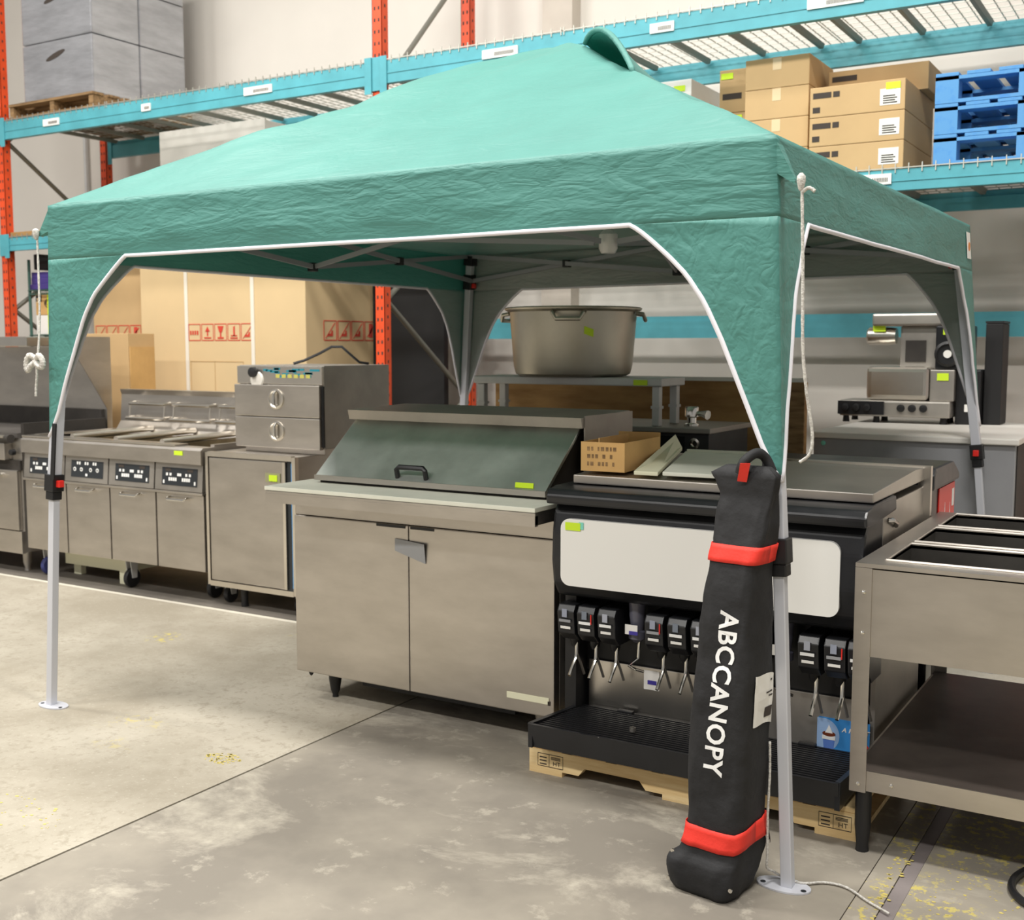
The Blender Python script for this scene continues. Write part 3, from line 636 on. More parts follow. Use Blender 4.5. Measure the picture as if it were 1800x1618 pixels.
# sloped lid housing
hx0, hx1 = PX0+.10, PX1-.07
B('pan_rail', 'steel_dull', t, hx0-.05, hx1+.05, 3.665, 4.42, .858, .93) if False else None
B('deck', 'steel_dull', t, PX0, PX1, 3.86, 4.42, .856, .915)
MB().prism([(hx0, 3.72, .928), (hx0, 3.725, .955), (hx0, 4.0, 1.178), (hx0, 4.40, 1.178), (hx0, 4.40, .916), (hx0, 3.87, .916), (hx0, 3.87, .928)], (hx1-hx0, 0, 0)).build('lid_housing', 'darkiron', t)
lid = MB().hexa([(hx0-.01, 3.705, .945), (hx1+.01, 3.705, .945), (hx1+.01, 4.0, 1.183), (hx0-.01, 4.0, 1.183), (hx0-.01, 3.70, .961), (hx1+.01, 3.70, .961), (hx1+.01, 3.992, 1.196), (hx0-.01, 3.992, 1.196)]).build('lid', 'steel_lid', t, .003)
MB().bar((hx0-.012, 3.702, .953), (hx1+.012, 3.702, .953), .012, .022).build('lid_edge', 'steel', lid)
lp = lambda x, k, o: Vector((x, 3.70+.292*k, .961+.235*k))+Vector((0, -.63, .78))*o
handle(lid, [lp(-2.79, .06, -.002), lp(-2.79, .10, .03), lp(-2.78, .12, .036), lp(-2.66, .12, .036), lp(-2.65, .10, .03), lp(-2.65, .06, -.002)], .011, 'black')
MB().prism([(hx0-.03, 3.955, 1.184), (hx0-.03, 3.945, 1.225), (hx0-.03, 4.38, 1.235), (hx0-.03, 4.40, 1.184)], (hx1-hx0+.06, 0, 0)).build('lid_hood', 'steel_dull', t)
B('hood_end', 'steel_dull', t, hx1+.03, hx1+.035, 3.97, 4.40, .93, 1.232)
pt = MB().hexa([lp(-2.23, .03, .002), lp(-2.15, .03, .002), lp(-2.15, .03, .004), lp(-2.23, .03, .004), lp(-2.24, .1, .002), lp(-2.16, .1, .002), lp(-2.16, .1, .004), lp(-2.24, .1, .004)]).build('price_tag', 'tag', lid)
tp = MB().hexa([(-2.765, PY-.004, .685), (-2.615, PY-.004, .645), (-2.615, PY-.002, .645), (-2.765, PY-.002, .685), (-2.765, PY-.004, .735), (-2.615, PY-.014, .725), (-2.615, PY-.012, .725), (-2.765, PY-.002, .735)]).build('tape_patch', mat('duct_tape', (152, 154, 158), .4, .3), t)
B('badge', 'cream', t, -2.24, -2.055, PY-.003, PY-.0005, .165, .19, .001); B('badge_end', 'darkprint', t, -2.06, -2.05, PY-.003, PY-.0005, .162, .178)
B('kick_plate', 'black', t, PX0+.25, PX1-.25, 3.80, 3.83, .05, .114)
for x, y in ((-3.155, 3.745), (-2.15, 3.78), (-3.155, 4.33), (-2.15, 4.33)):
    MB().lathe([(.028, .1145), (.028, .08), (.02, .03), (.012, .012), (.014, 0)], (x, y, 0), 14).build('leg', 'steel_dull' if y > 3.76 else 'black', t, smooth=True)
MB().lathe([(.012, .1145), (.01, .1), (.004, .09)], (-3.25, 3.70, 0), 10).build('hinge_pin', 'black', t)

# ---------------------------------------------------------------- pallet under the drink dispenser
t = pallet('shipping_pallet', 'light wooden pallet under the black drink dispenser', 'pallet', 'wood', -2.0, -0.845, 3.425, 4.35, 0, .105)
for x, s in ((-1.985, 1), (-.985, 1)):
    q = MB()
    for a, b_ in (((0, 0), (.1, 0)), ((.1, 0), (.1, .045)), ((.1, .045), (0, .045)), ((0, .045), (0, 0)), ((.045, 0), (.045, .045))):
        q.bar((x+.02+a[0], 3.4245, .028+a[1]), (x+.02+b_[0], 3.4245, .028+b_[1]), .001, .002)
    for r in range(3): q.box(x+.027, x+.055, 3.424, 3.4249, .034+r*.012, .038+r*.012); q.box(x+.072, x+.11, 3.424, 3.4249, .056+r*.004, .058+r*.004)
    q.build('stamp', 'darkprint', t)
    text('stamp_lettering', 'HT', .022, front(x+.095, 3.4238, .042), 'darkprint', t)

# ---------------------------------------------------------------- drink dispenser
t = thing('drink_dispenser', 'black countertop drink dispenser with blank white sign on a pallet', 'dispenser', (-1.42, 3.9, .107))
SX0, SX1 = -1.985, -.885
B('lower_body', 'black_gloss', t, SX0+.01, SX1-.005, 3.77, 4.42, .107, .62, .004)
B('steel_case', 'steel', t, SX0+.02, SX1, 3.80, 4.44, .62, .985, .003)
prof = [(3.80, .60), (3.66, .592), (3.60, .61), (3.565, .66), (3.552, .74), (3.556, .85), (3.572, .92), (3.60, .952), (3.80, .955)]
MB().prism([(SX0, y, z) for y, z in prof], (SX1-SX0, 0, 0)).build('hood', 'black_gloss', t, .012)
prof = [(3.535, .945), (3.53, .975), (3.55, .998), (3.60, 1.004), (3.92, 1.008), (3.93, .957), (3.60, .947)]
MB().prism([(SX0-.012, y, z) for y, z in prof], (SX1-SX0+.024, 0, 0)).build('hood_cap', 'black_gloss', t, .008)
# blank lit-sign panel following the face
def rrect(x0, x1, z0, z1, r, n=6):
    pts = []
    for cx_, cz_, a0 in ((x1-r, z1-r, 0), (x0+r, z1-r, 90), (x0+r, z0+r, 180), (x1-r, z0+r, 270)):
        for k in range(n+1):
            a = math.radians(a0+90*k/n); pts.append((cx_+r*math.cos(a), cz_+r*math.sin(a)))
    return pts
MB().prism([(x, 3.544+.004, z) for x, z in rrect(-1.945, -.955, .655, .895, .035)], (0, .03, 0)).build('sign_panel', 'lightpanel', t, smooth=True)
price_tag(t, -1.925, 3.5475, .855, .06, .028)
MB().prism([(SX0+.03, 3.66, 1.009), (SX0+.03, 3.66, 1.04), (SX0+.03, 4.25, 1.06), (SX0+.03, 4.40, 1.055), (SX0+.03, 4.42, 1.009)], (SX1-SX0-.03, 0, 0)).build('ice_bin_lid', 'steel', t, .004)
B('rear_flange', 'steel_bright', t, SX1-.02, SX1+.025, 4.40, 4.43, .80, 1.062); B('rear_flange', 'steel_bright', t, SX0+.03, SX1-.02, 4.40, 4.43, 1.04, 1.062)
handle(t, [(SX1, 3.86, .93), (SX1+.015, 3.87, .93), (SX1+.015, 3.92, .915), (SX1+.006, 3.95, .90)], .008, 'chrome', 'latch')
B('side_pillar', 'black', t, SX0, SX0+.045, 3.66, 3.80, .108, .61); B('side_pillar', 'steel_dull', t, SX1-.012, SX1+.004, 3.745, 4.40, .108, .60)
B('back_plate', 'black', t, SX0+.045, SX1-.012, 3.752, 3.769, .30, .60)
B('splash_plate', 'steel_bright', t, -1.925, -1.42, 3.735, 3.745, .145, .345, .002); B('splash_plate', 'steel_dull', t, -1.418, -.905, 3.735, 3.745, .145, .345, .002)  # bright left and dull right steel: floor and dark reflections put into the material
VX = (-1.945, -1.865, -1.783, -1.60, -1.515, -1.43, -1.345, -1.26, -1.06, -.975, -.90)
random.seed(5)
for i, x in enumerate(VX):
    v = MB().prism([(x-.034, 3.595, .47), (x-.034, 3.585, .55), (x-.034, 3.60, .575), (x-.034, 3.75, .575), (x-.034, 3.75, .44), (x-.034, 3.63, .44)], (.068, 0, 0)).build('dispensing_valve', 'black_gloss', t, .004)
    q = MB().box(x-.012, x+.008, 3.5815, 3.583, .53, .56); q.build('flavour_print', mat('valve_print', ((150, 156, 172), (120, 128, 140), (170, 174, 186))[i % 3], .4), v)
    B('price_strip', 'white' if i % 3 else 'grey_panel', v, x-.024, x+.022, 3.582, 3.584, .512, .522)
    B('flavour_print', 'paper', v, x-.02, x+.02, 3.586, 3.588, .487, .496)
    if i in (1, 3, 9): B('flavour_print', 'redplastic', v, x+.022, x+.026, 3.583, 3.585, .515, .55)
    MB().lathe([(.02, .44), (.018, .42), (.012, .405)], (x, 3.665, 0), 12).build('nozzle', 'black', v, smooth=True)
    z0 = .41; lx = x+.01
    handle(v, [(lx, 3.66, z0+.03), (lx, 3.655, z0-.03), (lx, 3.65, .365), (lx, 3.62, .335), (lx-.0, 3.60, .312)], .0065, 'chrome', 'lever')
    handle(v, [(lx, 3.655, .385), (lx+.004, 3.68, .34), (lx+.008, 3.70, .295)], .005, 'steel_dull', 'cup_arm')
for x in (-1.695, -1.16):
    v = MB().lathe([(.03, .60), (.028, .55), (.022, .50), (.03, .495), (.03, .47), (.012, .455)], (x, 3.66, 0), 16).build('water_valve', mat('smoky_plastic', (92, 92, 104), .25), t, smooth=True)
    B('water_label', 'paper', v, x-.028, x+.02, 3.618, 3.62, .49, .525); B('water_label', 'purpleprint', v, x-.012, x+.022, 3.6165, 3.6178, .49, .503)
    handle(v, [(x+.012, 3.655, .47), (x+.01, 3.65, .40), (x-.012, 3.62, .375), (x+.02, 3.61, .37), (x+.04, 3.63, .36)], .005, 'chrome', 'lever')
st = B('notice_sticker', 'paper', t, -1.70, -1.64, 3.7325, 3.7345, .265, .335); B('notice_print', 'purpleprint', st, -1.685, -1.65, 3.7312, 3.7322, .285, .30)
# blue float poster
pp = B('float_poster', 'skyblue', t, -1.06, -.892, 3.732, 3.7345, .155, .272)
MB().prism([(x, 3.7316, z) for x, z in [(-1.065, .156), (-1.065, .269)]+[(-1.045+.055*math.cos(math.radians(a)), .212+.057*math.sin(math.radians(a))) for a in range(80, -91, -10)]], (0, .0006, 0)).build('poster_swoosh', 'paleblue', pp)
MB().prism([(-1.045, 3.731, .205), (-1.005, 3.731, .205), (-1.009, 3.731, .162), (-1.041, 3.731, .162)], (0, .0005, 0)).build('poster_cup', mat('cup_blue', (92, 128, 204), .5), pp)
B('poster_cup', 'white', pp, -1.047, -1.003, 3.7300, 3.7309, .198, .212)
MB().prism([(-1.025+.022*math.cos(a*.35), 3.7298, .218+.009*math.sin(a*.35)) for a in range(18)], (0, .0006, 0)).build('poster_cola', 'cola', pp)
MB().prism([(-1.038, 3.7292, .221), (-1.012, 3.7292, .221), (-1.018, 3.7292, .236), (-1.025, 3.7292, .25), (-1.030, 3.7292, .236)], (0, .0005, 0)).build('poster_cream', 'white', pp)
text('poster_lettering', 'A FLOAT', .021, front(-.938, 3.7305, .238), 'white', pp, bold=.0006, shear=.25)
MB().prism([(-.905+.013*math.cos(a*.3), 3.7312, .182+.02*math.sin(a*.3)) for a in range(21)], (0, .0007, 0)).build('poster_disc', 'redplastic', pp)
# drip tray
q = MB(); tx0, tx1, ty0, ty1 = -1.955, -.885, 3.335, 3.734
q.prism([(tx0, ty0+.02, .118), (tx0, ty0, .205), (tx0, ty0+.012, .205), (tx0, ty0+.03, .13), (tx0, ty1-.012, .13), (tx0, ty1-.012, .168), (tx0, ty1, .168), (tx0, ty1, .118)], (tx1-tx0, 0, 0))
[q.prism([(x_, ty0+.01, .118), (x_, ty0+.01, .206), (x_, ty1, .172), (x_, ty1, .118)], (.016, 0, 0)) for x_ in (tx0-.004, tx1-.012)]
dt = q.build('drip_tray', 'black_gloss', t)
B('tray_support', 'black', t, tx0+.03, tx1-.03, ty0+.09, ty1, .106, .117)
q = MB()
for k in range(16): q.box(tx0+.012, tx1-.012, ty0+.03+k*.023, ty0+.037+k*.023, .186-k*.0015, .195-k*.0015)
for x in (-1.72, -1.6, -1.42, -1.2, -1.05): q.box(x, x+.01, ty0+.02, ty1-.015, .152, .16)
g = q.build('grate', 'black', dt); g['kind'] = 'stuff'
MB().lathe([(.012, .198), (.011, .21), (.004, .214)], (-1.62, 3.47, 0), 12).build('drain_plug', 'steel', dt, smooth=True)
for x in (-1.79, -1.50, -1.12): B('tray_clip', 'black', dt, x, x+.06, ty1-.035, ty1-.013, .165, .182, .004)

# things on top of the dispenser
ZT = 1.052
t = thing('open_carton', 'small open cardboard box with faded print on the dispenser top', 'box', (-1.86, 3.85, ZT))
def cb(x, y, z): return Vector((-1.935, 3.68, ZT+.002))+Vector((.998, .06, 0))*x+Vector((-.06, .998, 0))*y+Vector((0, 0, z))
def cbox(nm, x0, x1, y0, y1, z0, z1, m_, par): return MB().hexa([cb(x0, y0, z0), cb(x1, y0, z0), cb(x1, y1, z0), cb(x0, y1, z0), cb(x0, y0, z1), cb(x1, y0, z1), cb(x1, y1, z1), cb(x0, y1, z1)]).build(nm, m_, par)
cbox('bottom', 0, .17, 0, .36, 0, .004, 'carton_old', t); fr = cbox('side', 0, .17, 0, .004, .004, .105, 'carton_old', t); cbox('side', 0, .17, .356, .36, .004, .12, 'carton_old', t)
cbox('side', 0, .004, .004, .356, .004, .105, 'carton_old', t); cbox('side', .166, .17, .004, .356, .004, .105, 'carton_old', t)
cbox('inner_flap', .06, .064, .02, .30, .004, .118, 'carton_old', t)
random.seed(9)
for r in range(3):
    xx = .025
    while xx < .13: w_ = .006+.008*random.random(); cbox('faded_print', xx, xx+w_, -.0012, -.0003, .074-r*.027, .088-r*.027, 'wood_old', fr); xx += w_+.006+(.012 if random.random() > .7 else 0)
t = thing('plastic_trays', 'flat white cutting board lying on the dispenser lid', 'cutting board', (-1.5, 4.2, ZT))
MB().hexa([(-1.61, 3.67, ZT+.002), (-1.20, 3.70, ZT+.002), (-1.40, 4.36, ZT+.012), (-1.80, 4.33, ZT+.012), (-1.61, 3.67, ZT+.016), (-1.20, 3.70, ZT+.016), (-1.40, 4.36, ZT+.028), (-1.80, 4.33, ZT+.028)]).build('slab', 'board', t, .003)
MB().bar((-1.79, 4.325, ZT+.032), (-1.41, 4.355, ZT+.032), .012, .01).build('rim', 'board', t)
t.name = 'cutting_board'; ORG['cutting_board'] = Vector((-1.5, 4.2, ZT))
o = MB().hexa([(-1.715, 3.66, ZT+.0), (-1.625, 3.665, ZT+.0), (-1.81, 4.32, ZT+.03), (-1.845, 4.33, ZT+.082), (-1.715, 3.66, ZT+.014), (-1.625, 3.665, ZT+.014), (-1.81, 4.32, ZT+.044), (-1.845, 4.33, ZT+.096)]).build('cutting_board', 'cream', None, .003)
tag(o, 'cream cutting board propped on edge between carton and flat board', 'cutting board')

# ---------------------------------------------------------------- second dispenser behind
t = thing('drink_dispenser', 'black drink dispenser with red side graphic behind the steam table', 'dispenser', (-1.2, 4.75, 0))
B('case', 'black_gloss', t, -1.84, -.875, 4.50, 4.95, .0, 1.0, .01); 
MB().prism([(-1.85, 4.47, .96), (-1.85, 4.47, 1.02), (-1.85, 4.50, 1.045), (-1.85, 4.85, 1.045), (-1.85, 4.98, .99), (-1.85, 4.98, .96)], (.99, 0, 0)).build('cap', 'black_gloss', t, .012)
rp = B('side_graphic', 'redplastic', t, -.8745, -.869, 4.62, 4.93, .3, .955, .002)
q = MB()
for a, b_, c_ in ((4.66, 4.70, .86), (4.72, 4.74, .89), (4.76, 4.80, .84), (4.82, 4.84, .88)): q.prism([(-.8685, a, .76), (-.8685, b_, .76), (-.8685, (a+b_)/2, c_)], (.001, 0, 0))
q.box(-.8685, -.8675, 4.87, 4.91, .86, .93); q.build('graphic_print', 'white', rp)
# ---------------------------------------------------------------- steam table
t = thing('steam_table', 'stainless three-well steam table with dark lower shelf at right', 'steam table', (-.42, 3.9, 0))
TX0, TX1, TY0, TY1 = -.855, -.04, 3.345, 4.56
for x in (TX0, TX1-.06):
    for y in (TY0, TY1-.06):
        q = MB(); yy = y if y == TY0 else y+.056; xx = x if x == TX0 else x+.056
        q.box(x if x == TX0 else x+.012, x+.048 if x == TX0 else x+.06, yy, yy+.004, .19, .862); q.box(xx, xx+.004, y+.004, y+.056, .19, .862)
        lg = q.build('corner_post', 'steel', t)
        MB().lathe([(.024, .19), (.024, .08), (.018, .02), (.02, 0)], (x+.035, y+.035, 0), 14).build('foot', 'black', lg, smooth=True)
        if y == TY0:
            for z in (.79, .67, .215): rivet(lg, x+.026, yy, z)
ap = B('front_apron', 'steel', t, TX0+.044, TX1-.055, TY0+.005, TY0+.012, .60, .858)
B('back_apron', 'steel', t, TX0+.055, TX1-.055, TY1-.012, TY1-.005, .60, .858); B('side_apron', 'steel', t, TX0+.005, TX0+.012, TY0+.055, TY1-.055, .60, .858); B('side_apron', 'steel', t, TX1-.012, TX1-.005, TY0+.055, TY1-.055, .60, .858)
wy = [(3.42, 3.75), (3.80, 4.13), (4.18, 4.51)]; wx = (-.785, -.11)
q = MB(); q.box(TX0, wx[0], TY0, TY1, .863, .875); q.box(wx[1], TX1, TY0, TY1, .863, .875)
for a, b_ in ((TY0, wy[0][0]), (wy[0][1], wy[1][0]), (wy[1][1], wy[2][0]), (wy[2][1], TY1)): q.box(wx[0], wx[1], a, b_, .863, .875)
q.build('top_frame', 'steel', t)
for a, b_ in wy:
    q = MB(); q.box(wx[0]-.003, wx[0], a, b_, .70, .872); q.box(wx[1], wx[1]+.003, a, b_, .70, .872); q.box(wx[0], wx[1], a-.003, a, .70, .872); q.box(wx[0], wx[1], b_, b_+.003, .70, .872); q.box(wx[0], wx[1], a, b_, .697, .70)
    q.build('well', 'well', t)
    MB().tube([(wx[0], a, .877), (wx[1], a, .877), (wx[1], b_, .877), (wx[0], b_, .877), (wx[0], a, .877)], .005, 6).build('well_rim', 'steel', t)
B('lower_shelf', 'brownshelf', t, TX0+.005, TX1-.005, TY0+.01, TY1-.01, .245, .255); sh = B('shelf_lip', 'steel', t, TX0+.0485, TX1-.06, TY0+.004, TY0+.01, .195, .256)
B('shelf_lip', 'steel', t, TX0+.004, TX0+.01, TY0+.06, TY1-.06, .195, .256); rivet(sh, TX0+.12, TY0+.004, .225)

# ---------------------------------------------------------------- stand, pot, counter, board
t = thing('dark_counter', 'dark steel counter unit behind the prep table', 'counter', (-2.5, 5.0, 0))
B('body', mat('dark_enamel', (62, 63, 64), .45, .3, var=.15), t, -3.16, -1.885, 4.80, 5.30, 0, 1.115, .004); B('top', 'steel_dull', t, -3.18, -1.87, 4.775, 5.31, 1.116, 1.14, .004)
B('front_panel', mat('dark_glass', (40, 42, 43), .25, .3), t, -2.6, -2.0, 4.79, 4.7995, .75, 1.10); MB().lathe([(.025, 0), (.025, -.012), (.015, -.014), (.014, -.004)], (-1.95, 4.80, 1.07), 16, 'y').build('lock', 'chrome', t, smooth=True)
t = thing('metal_stand', 'pale galvanised overshelf stand carrying the large pot', 'stand', (-2.6, 5.0, 1.142))
for x in (-3.085, -2.145):
    for y in (4.82, 5.02): lg = B('leg', 'galv', t, x-.018, x+.018, y-.018, y+.018, 1.1425, 1.32, .004); B('collar', 'galv', lg, x-.022, x+.022, y-.022, y+.022, 1.22, 1.232)
B('shelf', 'galv', t, -3.12, -2.11, 4.79, 5.06, 1.321, 1.358, .006); B('price_tag', 'tag', t, -2.25, -2.18, 4.787, 4.789, 1.325, 1.35)
t = thing('stock_pot', 'very large aluminium pot with loop handles on the stand', 'pot', (-2.64, 4.98, 1.36))
pc = (-2.655, 4.96, 1.36)
MB().lathe([(.02, .001), (.26, .001), (.278, .012), (.288, .05), (.308, .305), (.33, .315), (.333, .323), (.325, .328), (.303, .32), (.28, .05), (.26, .015), (.02, .012)], pc, 56).build('body', 'aluminium', t, smooth=True)
for ang in (-66, 24, 190):
    a = math.radians(ang); d = Vector((math.cos(a), math.sin(a), 0)); s_ = Vector((-d.y, d.x, 0)); c = Vector(pc)
    handle(t, [c+d*.303+s_*-.075+Vector((0, 0, .30)), c+d*.338+s_*-.07+Vector((0, 0, .295)), c+d*.348+s_*-.055+Vector((0, 0, .268)), c+d*.348+s_*.055+Vector((0, 0, .268)), c+d*.338+s_*.07+Vector((0, 0, .295)), c+d*.303+s_*.075+Vector((0, 0, .30))], .010, 'aluminium')
a = math.radians(-48); d = Vector((math.cos(a), math.sin(a), 0)); s_ = Vector((-d.y, d.x, 0)); c = Vector(pc)+d*.302
MB().hexa([c+s_*-.022+Vector((0, 0, .20)), c+s_*.022+Vector((0, 0, .185)), c+s_*.022-d*.004+Vector((0, 0, .185)), c+s_*-.022-d*.004+Vector((0, 0, .20)), c+d*.004+s_*-.022+Vector((0, 0, .235)), c+d*.004+s_*.022+Vector((0, 0, .22)), c+s_*.022+Vector((0, 0, .22)), c+s_*-.022+Vector((0, 0, .235))]).build('price_tag', 'tag', t)
t = thing('tap_fitting', 'small chrome pipe fitting on the dark counter', 'fitting', (-2.0, 4.9, 1.142))
MB().lathe([(.035, 0), (.035, .012), (.022, .016), (.022, .04), (.032, .045), (.032, .085), (.028, .09)], (-2.0, 4.88, 1.141), 18).build('body', 'chrome', t, smooth=True); handle(t, [(-2.0, 4.88, 1.20), (-1.95, 4.87, 1.20), (-1.915, 4.86, 1.195)], [.012, .012, .022], 'chrome', 'outlet')
t = thing('plywood_sheet', 'large plywood sheet standing behind the counter below the pot', 'board', (-2.6, 5.63, 0))
B('sheet', 'ply', t, -3.50, -1.70, 5.60, 5.64, 0, 1.325, .003); B('batten', 'wood_old', t, -1.78, -1.70, 5.585, 5.5995, 0, 1.32); B('cap_strip', 'paper', t, -3.50, -1.70, 5.60, 5.64, 1.3255, 1.345)

# ---------------------------------------------------------------- grey cabinet with food machine
t = thing('grey_cabinet', 'wide grey cabinet with white top at right behind the canopy leg', 'cabinet', (-1.2, 6.2, 0))
B('body', 'grey_panel', t, -1.695, -.75, 5.74, 6.95, .06, 1.045, .006); B('top', 'white_panel', t, -1.71, -.735, 5.72, 6.97, 1.046, 1.075, .006); B('plinth', 'black', t, -1.67, -.78, 5.80, 6.9, 0, .059)
B('side_cover', 'darkiron', t, -.749, -.744, 5.76, 6.9, .1, 1.04); MB().lathe([(.012, 0), (.012, -.004), (.004, -.006)], (-1.645, 5.74, 1.02), 12, 'y').build('lock', 'tag_teal', t)
t = thing('food_machine', 'steel countertop food machine with black dial on the grey cabinet', 'machine', (-1.45, 6.7, 1.076))
Z = 1.076
B('base', 'steel_dull', t, -1.80, -1.20, 6.58, 6.85, Z+.035, Z+.125, .01); B('base_front', 'black_gloss', t, -1.805, -1.55, 6.565, 6.579, Z+.045, Z+.12)
for x in (-1.77, -1.6, -1.24):
    for y in (6.62, 6.81): MB().lathe([(.02, .0), (.016, .036)], (x, y, Z), 12).build('foot', 'black', t)
for x in (-1.76, -1.70, -1.64, -1.46, -1.40, -1.34): MB().lathe([(.022, 0), (.02, -.012), (.01, -.014)], (x, 6.579 if x > -1.55 else 6.564, Z+.085), 14, 'y').build('knob', 'black', t)
B('bowl_box', 'steel_bright', t, -1.66, -1.32, 6.60, 6.84, Z+.126, Z+.315, .03, seg=3); B('column', 'steel_dull', t, -1.50, -1.30, 6.70, 6.86, Z+.30, Z+.54, .01)
B('column_window', 'darkiron', t, -1.47, -1.36, 6.695, 6.6995, Z+.34, Z+.46); B('head', 'steel', t, -1.65, -1.26, 6.66, 6.87, Z+.54, Z+.61, .012)
MB().lathe([(.04, 0), (.05, .01), (.05, .12), (.045, .16)], (-1.69, 6.74, Z+.485), 20, 'x').build('spout', 'steel_bright', t, smooth=True); B('spout_tag', 'tag', t, -1.65, -1.58, 6.685, 6.689, Z+.51, Z+.545)
B('control_housing', 'black_gloss', t, -1.299, -1.12, 6.64, 6.86, Z+.30, Z+.54, .01); dl = MB().lathe([(.07, 0), (.07, -.02), (.055, -.03), (.055, -.022), (.03, -.02)], (-1.23, 6.64, Z+.385), 24, 'y').build('dial', 'black', t, smooth=True)
MB().lathe([(.022, -.021), (.022, -.026)], (-1.23, 6.64, Z+.385), 12, 'y').build('dial_cap', 'paper', dl)
B('price_tag', 'tag', t, -1.26, -1.20, 6.636, 6.6385, Z+.49, Z+.525); B('lower_case', 'steel_dull', t, -1.318, -1.19, 6.62, 6.86, Z+.126, Z+.299, .006); B('price_tag', 'tag', t, -1.28, -1.22, 6.616, 6.619, Z+.24, Z+.28)
B('side_case', 'black', t, -1.189, -1.06, 6.66, 6.88, Z, Z+.299, .008); B('small_label', 'paper', t, -1.14, -1.09, 6.655, 6.6585, Z+.07, Z+.11)
t = thing('black_column', 'tall black box standing at the back of the grey cabinet', 'box', (-1.03, 6.86, Z))
B('case', 'black_soft', t, -1.055, -.965, 6.72, 6.93, Z, Z+.55, .006); B('lid', 'black', t, -1.057, -.963, 6.718, 6.932, Z+.551, Z+.563)

# ---------------------------------------------------------------- canopy
EZ = 2.06
TOP = {'FL': Vector((-3.995, 3.03, EZ)), 'FR': Vector((-1.015, 3.03, EZ)), 'BR': Vector((-.985, 5.72, EZ)), 'BL': Vector((-4.0, 6.08, EZ))}
FOOT = {'FL': Vector((-4.095, 3.03, 0)), 'FR': Vector((-.935, 3.03, 0)), 'BR': Vector((-.80, 5.62, 0)), 'BL': Vector((-4.15, 6.17, 0))}
APEX = Vector((-2.5, 4.5, 2.85)); CEN = Vector((-2.5, 4.5, 0))
def corner(k, z): return TOP[k]+(FOOT[k]-TOP[k])*((EZ-z)/EZ)
cn = thing('canopy_tent', 'green pop-up canopy tent with white legs and arched sides', 'canopy', (-2.5, 4.5, 0))
def wr(p, a=1.0): return (noise.noise(p*2.3)*.010+noise.noise(p*6.0)*.0045+noise.noise(Vector((p.x*3, p.y*9, p.z*3)))*.004)*a
q = MB(); sides = (('FL', 'FR'), ('FR', 'BR'), ('BR', 'BL'), ('BL', 'FL'))
NR = 56
for a, b_ in sides:
    def fn(u, v):
        e = TOP[a].lerp(TOP[b_], u); p = e.lerp(APEX, v)
        r = math.hypot(p.x-APEX.x, p.y-APEX.y); p.z -= .5*(math.sqrt(r*r+.012)-r)
        # tension folds running from the corners towards the peak
        edge = min(1, v*6); p.z += wr(p)*edge*1.9
        p.z -= .018*math.sin(math.pi*u)*math.sin(math.pi*min(1, v*1.1))*(1-v)
        return p
    q.grid(fn, NR, NR)
rf = q.build('roof', 'canopy', cn, smooth='all', weld=True); solid(rf, .002, 'canopy_in')
ARCH = [(0, 1.135), (.022, 1.17), (.054, 1.238), (.085, 1.32), (.123, 1.423), (.165, 1.53), (.209, 1.625), (.26, 1.70), (.312, 1.753), (.365, 1.80), (.405, 1.832), (.43, 1.846)]
VZ = 1.847
def arch(s, S):
    s = s*.43/S
    for (s0, z0), (s1, z1) in zip(ARCH, ARCH[1:]):
        if s <= s1: return z0+(z1-z0)*(s-s0)/(s1-s0)
    return VZ
SPAN = {('FL', 'FR'): (.45, .43), ('FR', 'BR'): (.26, .33), ('BR', 'BL'): (.30, .43), ('BL', 'FL'): (.43, .43)}
def wallp(a, b_, u, z, k=1.0):
    p = corner(a, z).lerp(corner(b_, z), u)
    nrm = (TOP[b_]-TOP[a]).normalized().cross(Vector((0, 0, 1))); nrm.normalize()
    w_ = math.sin(math.pi*min(1, max(0, u)))**.5 if 0 < u < 1 else 0
    p += nrm*(noise.noise(Vector((p.x*1.6, p.y*1.6, z*7)))*.012+noise.noise(Vector((p.x*5, p.y*5, z*16)))*.005)*w_*k*min(1, (EZ-z)*9)
    return p
